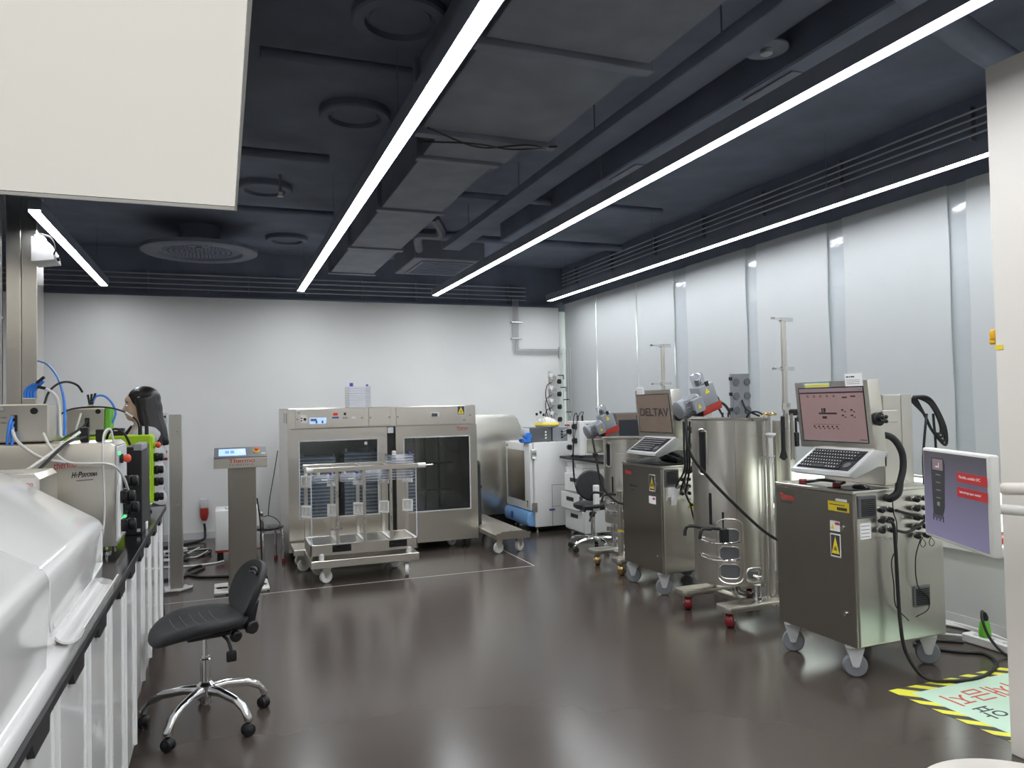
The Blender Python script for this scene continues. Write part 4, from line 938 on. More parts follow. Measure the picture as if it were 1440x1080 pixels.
t = cell_stack('clear stacked tray flask with purple cap standing on top of the incubator', 1.20, 1.42, 7.72, 8.0, 1.507, 1.72, 9, 'purple')
for i, (x, y, a, z) in enumerate([(.86, 7.72, 4, 1.507), (.84, 7.76, -6, 1.512)]):
    tag(part('paper_sheet', MB().box(0, .20 if i == 0 else .28, 0, .2, 0, .004, T=Matrix.Translation((x, y, z)) @ Matrix.Rotation(R(a), 4, 'Z')), 'paper'), ['white paper sheet lying under another on the incubator top', 'white paper sheet lying uppermost on the incubator top'][i], 'paper', 'papers on the incubator')
t = thing('steel_side_cabinet', 'stainless cabinet with a cut corner to the right behind the incubator', 'cabinet', (3.0, 9.2, 0))
part('body', MB().prism([(2.30, .12), (2.30, 1.385), (3.47, 1.378), (3.53, 1.33), (3.615, 1.12), (3.615, .12)], 1, 9.0, 9.5, .006), 'steel', t)
part('plinth', MB().box(2.35, 3.55, 9.05, 9.45, 0, .12), 'black', t)
t = thing('black_case', 'narrow black padded case leaning against the incubator side', 'case', (2.62, 7.9, .1))
part('case', MB().prism([(7.78, .21), (7.95, .21), (7.93, .84), (7.84, .90), (7.80, .86)], 0, 2.545, 2.62, .02, 3), 'rubber', t)
part('strap', MB().box(2.62, 2.625, 7.80, 7.93, .60, .63), 'black', t)
def dolly(name, label, x0, x1, y0, y1, z0, z1, wheels, lip):
    t = thing(name, label, 'dolly', ((x0 + x1) / 2, (y0 + y1) / 2, 0))
    part('platform', MB().box(x0, x1, y0, y1, z0, z1, .004), 'steelh', t)
    if lip: part('end_lip', MB().prism([(x0, z1 - .01), (x0, z1 + .012), (x0 + .03, z1 + .012), (x0 + .06, z1 + .03), (x1 - .06, z1 + .03), (x1 - .03, z1 + .012), (x1, z1 + .012), (x1, z1 - .01)], 1, y0 - .004, y0 + .002), 'steelh', t)
    if lip: part('knob', MB().ball(((x0 + x1) / 2, y0 + .06, z1 + .015), .014), 'chrome', t)
    for x, y, a in wheels: caster(t, x, y, .056, .035, z0, 'wheelwhite', 'steel', R(a), 'lightgrey')
    return t
dolly('steel_dolly', 'empty low stainless dolly on white wheels at the right of the incubator', 2.535, 2.90, 7.10, 8.55, .155, .205, [(2.60, 7.23, 15), (2.84, 7.26, 30), (2.60, 8.3, 0), (2.84, 8.3, 0)], True)

# ================================================================= tray rack on its dolly
dolly('steel_dolly', 'low stainless dolly on white wheels carrying the tray rack', .688, 1.625, 6.60, 7.12, .14, .205, [(.82, 6.68, 20), (1.525, 6.66, 75), (.80, 7.04, 10), (1.50, 7.04, 10)], False)
dolly('steel_dolly', 'low stainless dolly half hidden behind the tray rack, on white wheels', .60, 1.60, 7.18, 7.58, .155, .21, [(.69, 7.26, 10), (1.5, 7.26, 0), (.69, 7.52, 10), (1.5, 7.52, 0)], False)
t = thing('tray_rack', 'stainless open rack with white plastic clips standing on the dolly', 'rack', (1.15, 6.86, .205))
part('base_front', MB().box(.685, 1.618, 6.62, 6.632, .245, .338, .002), 'steelh', t)
part('base_back', MB().box(.685, 1.618, 7.08, 7.092, .245, .338, .002), 'steelh', t)
for x in (.685, 1.606): part('base_side', MB().prism([(6.62, .338), (7.09, .338), (7.09, .245), (6.75, .235), (6.62, .245)], 0, x, x + .012), 'steelh', t)
part('base_tray', MB().box(.69, 1.61, 6.63, 7.085, .250, .256), 'steelh', t)
for k in range(4):
    a = .70 + .228 * k; part('deck_plate', MB().box(a, a + .215, 6.64, 7.07, .325, .334, .002), 'steelh', t)
    part('white_runner', MB().box(a - .012, a + .016, 6.64, 7.06, .334, .342, .002), 'wheelwhite', t)
part('white_runner', MB().box(1.59, 1.612, 6.64, 7.06, .334, .342, .002), 'wheelwhite', t)
for x in (.87, 1.36): part('dark_window', MB().box(x, x + .16, 6.617, 6.621, .268, .328, .001), 'blackgloss', t)
for x, y in ((.78, 6.64), (1.54, 6.64), (.78, 7.06), (1.58, 7.06)): part('foot', MB().lathe([(.022, 0), (.028, .05), (.020, .056)], (x, y, .205), n=14), 'wheelwhite', t)
for x in (.916, 1.150, 1.384):
    po = part('front_post', MB().box(x - .013, x + .013, 6.62, 6.635, .335, .985, .002), 'steel', t)
    for z in (.74, .50): part('latch', MB().box(x - .006, x + .010, 6.612, 6.622, z, z + .05, .002), 'chrome', po)
for x in (.70, 1.612): part('guard_rod', MB().cyl((x, 6.625, .335), (x, 6.625, .96), .004, n=8), 'acrylicedge', t)
bx = (.70, .930, 1.165, 1.400, 1.625)
for x in bx:
    po = part('back_post', MB().box(x - .015, x + .015, 7.05, 7.075, .335, .985, .002), 'steel', t)
    for z in (.80, .53):
        Tc = Matrix.Translation((x, 7.02, z)) @ Matrix.Rotation(R(-38), 4, 'Z')
        cl = MB()
        for b_ in ((-.05, .05, -.01, .012), (-.05, .05, .078, .10), (-.05, -.034, .012, .078), (.034, .05, .012, .078), (-.007, .007, .012, .078)): cl.box(b_[0], b_[1], -.014, .010, b_[2], b_[3], .003, T=Tc)
        cl.box(-.045, .045, .002, .008, .0, .09, T=Tc)
        part('plastic_clip', cl, 'wheelwhite', po)
part('top_rail', MB().box(.675, 1.66, 6.612, 6.64, .955, .995, .003), 'steelh', t)
part('top_rail', MB().box(.675, 1.66, 7.05, 7.078, .955, .995, .003), 'steelh', t)
for x in (.69, .916, 1.150, 1.384, 1.635): part('cross_rail', MB().box(x - .012, x + .012, 6.64, 7.05, .965, .985, .002), 'steelh', t)
for x0, x1 in ((.66, .715), (1.63, 1.70)): part('end_cap', MB().cyl((x0, 6.626, .975), (x1, 6.626, .975), .024, n=14), 'wheelwhite', t)
part('side_handle', MB().cyl((1.70, 6.626, .975), (1.76, 6.626, .975), .008).ball((1.76, 6.626, .975), .013), 'chrome', t)
part('clamp_bar', MB().box(.86, .955, 6.60, 6.615, .455, .475, .003).cyl((.916, 6.60, .465), (.916, 6.592, .465), .012), 'chrome', t)
for i, (a, b, z0, z1, n) in enumerate([(.735, .90, .86, .925, 3), (.955, 1.13, .86, .925, 3), (1.17, 1.37, .855, .945, 4), (1.40, 1.60, .855, 1.075, 9)]):
    cell_stack(['thin clear tray stack hanging in the leftmost bay of the rack', 'thin clear tray stack hanging in the second bay of the rack', 'clear tray stack hanging in the third bay of the rack', 'taller clear tray stack in the right bay rising above the rail'][i],
               a, b, 6.66, 6.95, z0, z1, n, 'offwhite', 'clear tray stacks in the rack', label_strip=i < 2)

# ================================================================= shaker incubator and bench at the window side
t = thing('shaker_incubator', 'white shaker incubator with grey door window and blue fan unit', 'incubator', (3.7, 8.55, 0))
part('body', MB().box(3.385, 4.05, 8.12, 8.95, .07, 1.052, .012, 2), 'white', t)
part('plinth', MB().box(3.44, 4.0, 8.20, 8.9, .03, .075), 'black', t)
for x, y in ((3.44, 8.2), (3.98, 8.2), (3.44, 8.88), (3.98, 8.88)): part('foot', MB().lathe([(.022, 0), (.022, .01), (.01, .016), (.01, .05)], (x, y, 0), n=12), 'chrome', t)
d = part('door', MB().box(3.335, 3.38, 8.15, 8.93, .26, 1.045, .012, 2), 'white', t)
part('door_window', MB().box(3.329, 3.337, 8.30, 8.86, .36, .955, .015, 2), 'steeldark', d)
part('badge', MB().box(3.331, 3.336, 8.84, 8.90, .985, 1.01), 'inkgrey', d)
hazard_sticker((3.333, 8.25, .295), -Y_ * .05, Z_ * .085, d)
for z in (.92, .30): part('hinge', MB().box(3.35, 3.41, 8.105, 8.15, z - .055, z + .055, .004), 'chrome', t)
b = MB().prism([(3.285, .13), (3.29, .20), (3.31, .245), (3.385, .25), (3.385, .075), (3.33, .08), (3.30, .095)], 1, 8.14, 8.90, .02, 3)
bo = part('blue_fan_unit', b, 'blue', t)
part('fan_grille', MB().cyl((3.29, 8.62, .165), (3.283, 8.62, .165), .045, n=24), 'bluedark', bo)
part('panel_seam', MB().box(3.60, 3.603, 8.117, 8.121, .07, .55).box(3.60, 4.05, 8.117, 8.121, .548, .552).box(3.60, 4.05, 8.117, 8.121, .30, .303), 'ink', t)
part('latch', MB().box(3.56, 3.63, 8.105, 8.12, .255, .275, .003), 'bluedark', t)
t = thing('grey_instrument', 'dark grey instrument box with three dots, left one on the shaker incubator', 'instrument', (3.53, 8.3, 1.052))
part('body', MB().box(3.375, 3.655, 8.22, 8.45, 1.056, 1.225, .006), 'darkgrey', t)
for z in (1.10, 1.135, 1.17): part('indicator', MB().cyl((3.58, 8.22, z), (3.58, 8.214, z), .012, n=10), 'paper', t)
for x in (3.4, 3.63): part('foot', MB().box(x - .015, x + .015, 8.24, 8.43, 1.052, 1.057), 'black', t)
t = thing('grey_instrument', 'mid grey instrument box with leads, right one on the shaker incubator', 'instrument', (3.77, 8.3, 1.052))
part('body', MB().box(3.672, 3.87, 8.22, 8.45, 1.056, 1.222, .006), 'greyplastic', t)
for z in (1.10, 1.135, 1.17): part('indicator', MB().cyl((3.79, 8.22, z), (3.79, 8.212, z), .012, n=10), 'black', t)
for i in range(3): part('lead', MB().tube([(3.80, 8.21, 1.11 + i * .035), (3.86, 8.17, 1.13 + i * .03), (3.89, 8.12, 1.05), (3.87, 8.09, .8), (3.83 + .02 * i, 8.08, .55)], .004), 'cablewhite' if i else 'cable', t)
t = thing('blue_pump', 'small blue laboratory pump at the left corner of the shaker top', 'pump', (3.33, 8.3, 1.052))
part('body', MB().box(3.30, 3.37, 8.2, 8.32, 1.13, 1.22, .01, 2), 'lightgrey', t)
part('pump_head', MB().cyl((3.335, 8.20, 1.13), (3.335, 8.15, 1.13), .04, n=16).box(3.27, 3.37, 8.16, 8.3, 1.052, 1.10, .01), 'cableblue', t)
part('pump_rod', MB().cyl((3.24, 8.22, 1.085), (3.37, 8.22, 1.085), .012), 'bluedark', t)
t = thing('culture_bag', 'cloudy white culture bag with yellow liquid lying on the grey boxes', 'bag', (3.66, 8.33, 1.225))
part('bag', MB().lathe([(.13, 0), (.15, .02), (.135, .06), (.08, .10), (.02, .115), (.001, .118)], (3.645, 8.33, 1.228), n=24), 'offwhite', t)
part('liquid_band', MB().lathe([(.1505, .018), (.153, .028), (.146, .042), (.14, .05)], (3.645, 8.33, 1.228), n=24), 'yellow', t)
for x, h in ((3.47, .16), (3.52, .18), (3.56, .15)):
    part('tube', MB().tube([(3.60, 8.25, 1.26), (x + .02, 8.22, 1.30), (x, 8.22, 1.228 + h - .02), (x, 8.22, 1.228 + h)], .004), 'cablewhite', t)
    part('tube_clip', MB().box(x - .012, x + .012, 8.21, 8.23, 1.228 + h - .02, 1.228 + h + .01, .003), 'black', t)

t = thing('side_bench', 'white side bench with black top beside the window wall', 'bench', (4.05, 7.7, 0))
part('worktop', MB().box(3.69, 4.42, 6.7, 8.08, .862, .89, .003), 'black', t)
part('apron', MB().box(3.74, 4.40, 6.75, 8.05, .828, .862, .003), 'white', t)
for x, y in ((3.76, 6.8), (4.36, 6.8), (4.36, 8.02)): part('leg', MB().box(x - .02, x + .02, y - .02, y + .02, 0, .80, .003), 'white', t)
t = thing('drawer_unit', 'white three-drawer unit with black grips under the side bench', 'drawers', (3.95, 7.8, 0))
part('body', MB().box(3.74, 4.22, 7.56, 8.02, .05, .71, .004), 'white', t)
for z0, z1, dx in ((.50, .70, 0), (.305, .49, -.05), (.065, .295, 0)):
    f = part('drawer', MB().box(3.718 + dx, 3.738 + dx, 7.565, 8.015, z0, z1, .004), 'gloss', t)
    part('grip', MB().box(3.712 + dx, 3.719 + dx, 7.68, 7.86, z1 - .09, z1 - .045, .002), 'black', f)
    if dx: part('drawer_box', MB().box(3.738 + dx, 3.74, 7.59, 7.99, z0 + .02, z1 - .03), 'darkgrey', f)
part('side_label', MB().box(3.98, 4.06, 7.555, 7.56, .34, .46), 'paper', t)
for x, y in ((3.79, 7.62), (4.17, 7.62), (3.79, 7.97), (4.17, 7.97)): part('foot', MB().lathe([(.03, 0), (.03, .02), (.012, .03), (.012, .05)], (x, y, 0), n=12), 'chrome', t)
bl = 0
for i, (x, y, z, w) in enumerate([(3.74, 7.60, .712, .2), (3.74, 7.82, .712, .19), (3.76, 7.62, .768, .18), (3.75, 7.84, .768, .16)]):
    t = thing('white_carton', ['white carton on the drawer unit, lower near one', 'white carton on the drawer unit, lower far one', 'white carton on the drawer unit, upper near one', 'white carton on the drawer unit, upper far one'][i], 'carton', (x + .15, y + w / 2, z), 'cartons on the drawer unit')
    part('box', MB().box(x, x + .35, y, y + w, z, z + .045, .003), 'paper', t); part('lid', MB().box(x - .004, x + .354, y - .004, y + w + .004, z + .032, z + .054, .002), 'white', t)
t = thing('bench_controller', 'white bench controller with four black pump heads and brown door', 'controller', (3.9, 7.75, .89))
part('side_case', MB().box(3.735, 3.80, 7.62, 7.95, .915, 1.30, .006), 'white', t)
part('main_case', MB().box(3.80, 4.15, 7.62, 7.95, .915, 1.295, .006), 'offwhite', t)
part('brown_window', MB().box(3.82, 4.12, 7.612, 7.622, 1.10, 1.27, .004), 'screenbrown', t)
part('steel_door', MB().box(3.82, 4.12, 7.612, 7.622, .94, 1.09, .004), 'steeldark', t)
for i, (y, z) in enumerate(((7.86, 1.18), (7.72, 1.24), (7.86, 1.00), (7.72, 1.08))):
    k = part('pump_head', MB().box(3.705, 3.735, y - .035, y + .035, z - .03, z + .03, .006), 'black', t)
    part('pump_wheel', MB().cyl((3.69, y, z), (3.705, y, z), .022, n=12), 'blackgloss', k)
for k in range(4): part('foot', MB().lathe([(.015, 0), (.015, .008), (.006, .012), (.006, .028)], (3.77 + .32 * (k % 2), 7.66 + .25 * (k // 2), .888), n=10), 'black', t)
part('red_valve', MB().box(3.70, 3.74, 7.88, 7.94, 1.245, 1.26), 'red', t)
for k, x in enumerate((3.80, 3.86)): part('antenna', MB().cyl((x, 7.8, 1.295), (x, 7.8, 1.36), .012, n=10), 'black', t)
part('lead', MB().tube([(3.80, 7.8, 1.36), (3.77, 7.78, 1.39), (3.72, 7.74, 1.33), (3.69, 7.7, 1.1), (3.67, 7.68, .8), (3.68, 7.66, .6), (3.70, 7.6, .45)], .006), 'cable', t)
part('lead', MB().tube([(3.86, 7.8, 1.36), (3.85, 7.75, 1.40), (3.77, 7.70, 1.37), (3.68, 7.64, 1.15), (3.65, 7.62, .9), (3.66, 7.62, .6)], .005), 'cable', t)
t = thing('bench_monitor', 'dark navy monitor seen behind the small vessel', 'monitor', (4.2, 7.2, .89))
part('panel', MB().box(4.02, 4.40, 7.20, 7.24, 1.09, 1.315, .006), 'slate', t)
part('stand', MB().box(4.17, 4.25, 7.24, 7.27, .90, 1.15, .004).box(4.08, 4.34, 7.15, 7.33, .89, .905, .003), 'black', t)
t = thing('bench_instrument', 'brown-screened instrument top showing above the navy monitor', 'instrument', (4.2, 7.5, .89))
part('case', MB().box(4.09, 4.38, 7.45, 7.60, .89, 1.385, .008), 'darkgrey', t)
part('screen', MB().box(4.105, 4.365, 7.444, 7.452, 1.12, 1.375, .003), 'screenbrown', t)

# black swivel chair between bench and small vessel
t = thing('swivel_chair', 'black round-backed swivel chair standing between the drawers and the small vessel', 'chair', (3.5, 7.0, 0))
o = Vector((3.52, 6.95, 0))
part('backrest', MB().lathe([(.05, 0), (.14, .004), (.155, .02), (.14, .04), (.05, .045)], (3.47, 6.86, .67), n=28, axis=(-.25, -.95, .12)), 'rubber', t)
part('back_bar', MB().box(3.46, 3.52, 6.76, 6.80, .42, .68, .008), 'white', t)
part('seat', MB().lathe([(.17, 0), (.20, .02), (.20, .05), (.16, .065)], (3.55, 6.98, .42), n=28), 'rubber', t)
part('armrest', MB().tube([(3.40, 6.74, .47), (3.34, 6.72, .465), (3.32, 6.72, .43)], .016).box(3.32, 3.56, 6.70, 6.76, .455, .49, .01), 'black', t)
part('lever', MB().tube([(3.46, 6.74, .41), (3.40, 6.70, .40), (3.36, 6.68, .34)], .010).cyl((3.39, 6.72, .40), (3.43, 6.72, .40), .026), 'black', t)
part('column', MB().cyl((3.55, 6.98, .10), (3.55, 6.98, .43), .022), 'chrome', t)
for k in range(5):
    a = R(200 + 72 * k); d = Vector((math.cos(a), math.sin(a), 0)); c = Vector((3.55, 6.98, 0))
    lg = part('leg', MB().tube([c + Z_ * .11, c + d * .12 + Z_ * .115, c + d * .23 + Z_ * .10, c + d * .26 + Z_ * .06], [.026, .018]), 'chrome', t)
    part('caster', MB().lathe([(.012, -.02), (.027, -.018), (.027, .018), (.012, .02)], c + d * .26 + Z_ * .028, n=14, axis=(-d.y, d.x, 0)), 'black', lg)
# ================================================================= controller carts
def cart(X0, Y0, label, near):
    W_, D_, zb, zt = .60, .65, .172, 1.0
    t = thing('controller_cart', label, 'cart', (X0 + D_ / 2, Y0 + W_ / 2, 0), 'stainless controller carts')
    x1, y1 = X0 + D_, Y0 + W_
    part('cabinet', MB().box(X0 + .02, x1, Y0, y1, zb, zt, .006), 'steel', t)
    part('lid', MB().box(X0 - .004, x1 + .004, Y0 - .004, y1 + .004, zt - .014, zt + .003, .004), 'steelh', t)
    d = part('door', MB().box(X0, X0 + .018, Y0 + .002, y1 - .002, zb, zt - .018, .004), 'steeldark', t)  # darker steel than the cabinet, standing in for dim room reflections
    for z in ((.80, .34) if near else (.86, .30)): part('lock', MB().cyl((X0, Y0 + .07, z), (X0 - .008, Y0 + .07, z), .012, n=12), 'chrome', d)
    text('red_lettering', 'Thermo', (X0 - .0005, y1 - .045, .905), (0, -.11, 0), (0, 0, .038), 'redprint', d, bold=.015)
    if near:
        text('dark_lettering', 'SCIENTIFIC', (X0 - .0005, y1 - .045, .885), (0, -.10, 0), (0, 0, .011), 'ink', d)
        s = part('yellow_label', MB().quad((X0 - .0005, Y0 + .175, .885), (0, -.15, 0), (0, 0, .052), .001), 'yellow', d)
        part('barcode', MB().quad((X0 - .002, Y0 + .11, .892), (0, -.07, 0), (0, 0, .016), .0008), 'ink', s)
        part('print_line', MB().quad((X0 - .002, Y0 + .165, .918), (0, -.11, 0), (0, 0, .004), .0008), 'ink', s)
        part('white_label', MB().quad((X0 - .0005, Y0 + .12, .94), (0, -.08, 0), (0, 0, .014), .001), 'paper', d)
        s = part('white_sticker', MB().quad((X0 - .0005, Y0 + .165, .775), (0, -.07, 0), (0, 0, .055), .001), 'paper', d)
        part('red_bar', MB().quad((X0 - .002, Y0 + .128, .81), (0, -.032, 0), (0, 0, .013), .0008), 'redprint', s)
        part('yellow_triangle', MB().add([(X0 - .002, Y0 + .16, .785), (X0 - .002, Y0 + .132, .785), (X0 - .002, Y0 + .146, .815), (X0 - .003, Y0 + .16, .785), (X0 - .003, Y0 + .132, .785), (X0 - .003, Y0 + .146, .815)], [(0, 1, 2), (3, 5, 4), (0, 3, 4, 1), (1, 4, 5, 2), (2, 5, 3, 0)]), 'yellow', s)
        hazard_sticker((X0 - .001, Y0 + .165, .635), -Y_ * .072, Z_ * .125, d)
    else:
        text('dark_lettering', 'HyPerforma', (X0 - .0005, y1 - .12, .80), (0, -.12, 0), (0, 0, .026), 'ink', d, bold=.01)
        part('fine_print', MB().quad((X0 - .0005, y1 - .14, .78), (0, -.07, 0), (0, 0, .006), .001), 'ink', d)
        hazard_sticker((X0 - .001, Y0 + .17, .80), -Y_ * .085, Z_ * .13, d)
        s = part('white_sticker', MB().quad((X0 - .0005, Y0 + .18, .70), (0, -.10, 0), (0, 0, .06), .001), 'paper', d)
        part('red_bar', MB().quad((X0 - .002, Y0 + .125, .735), (0, -.035, 0), (0, 0, .014), .0008), 'redprint', s)
    # side (towards the camera): vent, label, connectors
    v = part('fan_vent', MB().box(X0 + .03, X0 + .155, Y0 - .012, Y0, .855, .975, .004), 'darkgrey', t)
    for k in range(9): part('vent_slat', MB().box(X0 + .045, X0 + .14, Y0 - .016, Y0 - .011, .868 + k * .0105, .874 + k * .0105), 'black', v)
    l = part('rating_label', MB().quad((X0 + .045, Y0 + .0003, .745), (.075, 0, 0), (0, 0, .085), .0012), 'paper', t)
    for k in range(4): part('print_line', MB().quad((X0 + .05, Y0 - .0009, .755 + k * .019), (.06, 0, 0), (0, 0, .004), .0006), 'inkgrey', l)
    grid = [(X0 + .18, .895), (X0 + .245, .893), (X0 + .18, .838), (X0 + .245, .84), (X0 + .18, .785), (X0 + .245, .785), (X0 + .435, .935), (X0 + .50, .938), (X0 + .435, .885), (X0 + .50, .885), (X0 + .435, .835), (X0 + .50, .835), (X0 + .435, .785), (X0 + .50, .785), (X0 + .435, .735), (X0 + .50, .735)]
    for x, z in grid:
        c = part('connector', MB().lathe([(.016, 0), (.016, .006), (.013, .008), (.013, .018)], (x, Y0, z), n=10, axis=(0, -1, 0)), 'chrome', t)
        part('connector_plug', MB().lathe([(.0125, .006), (.0145, .012), (.0145, .04), (.009, .05)], (x, Y0, z), n=10, axis=(-.35, -1, 0)), 'black', c)
    for x in (X0 + .19, X0 + .25): part('small_port', MB().cyl((x, Y0, .735), (x, Y0 - .014, .735), .008, n=8), 'chrome', t)
    v = part('lower_vent', MB().box(X0 + .405, X0 + .525, Y0 - .010, Y0, .345, .462, .004), 'darkgrey', t)
    for k in range(8): part('vent_slat', MB().box(X0 + .418, X0 + .512, Y0 - .014, Y0 - .009, .358 + k * .0115, .364 + k * .0115), 'black', v)
    for x, y, a in ((X0 + .05, Y0 + .07, -32), (X0 + .05, y1 - .06, -45), (x1 - .08, Y0 + .06, -40), (x1 - .08, y1 - .06, -30)):
        f = caster(t, x, y, .063, .034, zb, 'wheelgrey', 'lightgrey', R(a), 'greyplastic')
    # back box, monitor arm and monitor
    part('rear_box', MB().box(X0 + .34, X0 + .55, Y0 + .10, Y0 + .56, zt + .003, 1.515, .005), 'steel', t)
    part('rear_flange', MB().box(X0 + .475, X0 + .555, Y0 + .096, Y0 + .102, zt - .05, 1.518, .002), 'steel', t)
    for z in (1.0 - .03,): part('bolt', MB().cyl((X0 + .50, Y0 + .096, 1.03), (X0 + .50, Y0 + .088, 1.03), .010, n=8), 'chrome', t)
    part('monitor_arm', MB().box(X0 + .16, X0 + .36, Y0 + .19, Y0 + .27, 1.37, 1.44, .006), 'steel', t)
    part('hinge_plate', MB().box(X0 + .15, X0 + .26, Y0 - .072, Y0 - .062, 1.365, 1.43, .004).box(X0 + .25, X0 + .26, Y0 - .07, Y0 + .2, 1.37, 1.42, .003), 'steel', t)
    part('hinge_knob', MB().lathe([(.012, 0), (.036, .004), (.036, .010), (.012, .014), (.012, .03)], (X0 + .125, Y0 - .07, 1.385), n=16, axis=(0, -1, 0)), 'black', t)
    kb = MB()
    for k in range(4): kb.ball((X0 + .125 + .016 * math.cos(R(90 * k + 45)), Y0 - .108, 1.385 + .016 * math.sin(R(90 * k + 45))), .011)
    part('star_knob', kb, 'black', t)
    part('hinge_knob', MB().lathe([(.012, 0), (.03, .004), (.03, .02)], (X0 + .125, Y0 + .49, 1.385), n=12, axis=(0, 1, 0)), 'black', t)
    # monitor housing, top leaning a little towards the aisle
    ya, yb = Y0 - .06, Y0 + .485
    mx = lambda z: X0 + .065 + (1.595 - z) * (.10)
    mo = part('monitor', MB().prism([(mx(1.218), 1.218), (mx(1.595), 1.595), (mx(1.595) + .085, 1.597), (mx(1.218) + .085, 1.215)], 1, ya, yb, .004), 'steelh', t)
    nn = Vector((-1, 0, -.10)).normalized(); up = Vector((-.10, 0, 1)).normalized()
    def onm(u, v, e): return Vector((mx(v), yb - u, v)) + nn * e      # u from the left edge as seen
    part('screen', MB().quad(onm(.035, 1.258, .0002), -Y_ * .475, up * .302, .0015), 'screenpink' if near else 'screenbrown', mo)
    part('screen_bezel', MB().frame(onm(.030, 1.253, 0), -Y_ * .485, up * .312, .006, .0022), 'black', mo)
    def ui(u, v, w, h, m='screenink'): part('screen_graphic', MB().quad(onm(u, v, .0019), -Y_ * w, up * h, .0005), m, mo)
    if near:
        ui(.035, 1.528, .475, .008); ui(.035, 1.537, .475, .02, 'screenhead'); ui(.46, 1.542, .045, .007); ui(.035, 1.258, .475, .012, 'screenhead')
        for k in range(5): ui(.09 + k * .05, 1.508, .022, .003); ui(.097 + k * .05, 1.514, .008, .006)
        ui(.175, 1.41, .135, .010); ui(.197, 1.42, .010, .025); ui(.212, 1.42, .014, .026); ui(.222, 1.428, .008, .016); ui(.20, 1.385, .034, .014)
        for k in range(6): ui(.125 + k * .034, 1.335, .012, .010); ui(.135 + k * .034, 1.326, .010, .006)
        ui(.12, 1.352, .21, .0015)
        for a, b in ((.345, 1.43), (.41, 1.43), (.345, 1.40), (.41, 1.40)): ui(a, b, .016, .009); ui(a + .02, b - .008, .012, .006)
        for a, b in ((.36, 1.50), (.42, 1.505)): ui(a, b, .035, .008)
        ui(.455, 1.268, .05, .006)
        y_ = part('yellow_tape', MB().quad(onm(.085, 1.563, .0003), -Y_ * .19, up * .026, .001), 'signgreen', mo)
        part('print_band', MB().quad(onm(.09, 1.567, .0016), -Y_ * .18, up * .012, .0005), 'yellow', y_)
        nt_ = part('paper_note', MB().quad(onm(.395, 1.560, .0006), -Y_ * .12, up * .072, .001), 'paper', mo)
        for a_, w_ in ((.405, .016), (.425, .008), (.437, .026)): part('print_line', MB().quad(onm(a_, 1.611, .0017), -Y_ * w_, up * .007, .0005), 'ink', nt_)
        for k in range(3): part('print_line', MB().quad(onm(.405, 1.575 + k * .010, .0017), -Y_ * .09, up * .003, .0005), 'inkgrey', nt_)
    else:
        text('screen_lettering', 'DELTAV', onm(.06, 1.385, .0018), -Y_ * .43, up * .065, 'screenink', mo, .0006, bold=.02)
        nt_ = part('paper_note', MB().quad(onm(.05, 1.56, .0006), -Y_ * .11, up * .065, .001), 'paper', mo)
        for k in range(4): part('print_line', MB().quad(onm(.06, 1.572 + k * .011, .0017), -Y_ * .08, up * .003, .0005), 'inkgrey', nt_)
    # keyboard tray: sloping wedge in front of the monitor
    ky0, ky1 = Y0 - .075, Y0 + .355
    A, B = Vector((X0 - .09, 0, 1.108)), Vector((X0 + .085, 0, 1.222)); sl = (B - A).normalized(); kn = Vector((-sl.z, 0, sl.x))
    kt = part('keyboard_tray', MB().prism([(A.x, A.z), (B.x, B.z), (B.x + .10, B.z - .01), (B.x + .02, B.z - .09), (A.x + .035, A.z - .03), (A.x - .004, A.z - .018)], 1, ky0, ky1, .003), 'alu', t)
    L_ = (B - A).length
    kp = part('keyboard_plate', MB().quad(A + sl * .018 + Y_ * (ky1 - .028), -Y_ * .375, sl * (L_ - .036), .003), 'black', kt)
    ks = MB(); rows = 6
    for r in range(rows):
        c = 0.; a = A + sl * (.024 + r * (L_ - .05) / rows)
        while c < .345:
            w = .017 if not (r == 0 and .09 < c < .2) else .09
            if not (r < 3 and .285 < c): ks.quad(a + Y_ * (ky1 - .038 - c) + kn * .003, -Y_ * (w - .003), sl * ((L_ - .05) / rows - .004), .005)
            c += w + .002
    o = part('keys', ks, 'rubber', kt); o['kind'] = 'stuff'
    lg = MB()
    for r in range(rows):
        for c in range(17):
            if not (r < 3 and c > 13) and not (r == 0 and 4 < c < 10): lg.quad(A + sl * (.032 + r * (L_ - .05) / rows) + Y_ * (ky1 - .043 - c * .0195) + kn * .0082, -Y_ * .005, sl * .006, .0003)
    o = part('key_legends', lg, 'paper', kt); o['kind'] = 'stuff'
    part('trackpad', MB().cyl(A + sl * .06 + Y_ * (ky0 + .065) + kn * .003, A + sl * .06 + Y_ * (ky0 + .065) + kn * .006, .022, n=16), 'darkgrey', kt)
    part('tray_bracket', MB().box(X0 + .10, X0 + .36, Y0 + .10, Y0 + .16, 1.11, 1.17, .004), 'steel', t)
    # hose from monitor to cabinet
    part('corrugated_hose', MB().tube([(X0 + .17, Y0 + .02, 1.30), (X0 + .25, Y0 - .03, 1.285), (X0 + .30, Y0 - .05, 1.21), (X0 + .31, Y0 - .05, 1.12), (X0 + .28, Y0 - .05, 1.03)], .018, n=12, sub=8), 'rubber', t)
    part('hose_elbow', MB().tube([(X0 + .28, Y0 - .05, 1.035), (X0 + .265, Y0 - .05, .985), (X0 + .235, Y0 - .03, .955), (X0 + .235, Y0, .955)], .021, n=12), 'black', t)
    # hook with coiled cable
    part('cable_hook', MB().cyl((X0 + .54, Y0 + .13, 1.48), (X0 + .66, Y0 + .11, 1.50), .010), 'chrome', t)
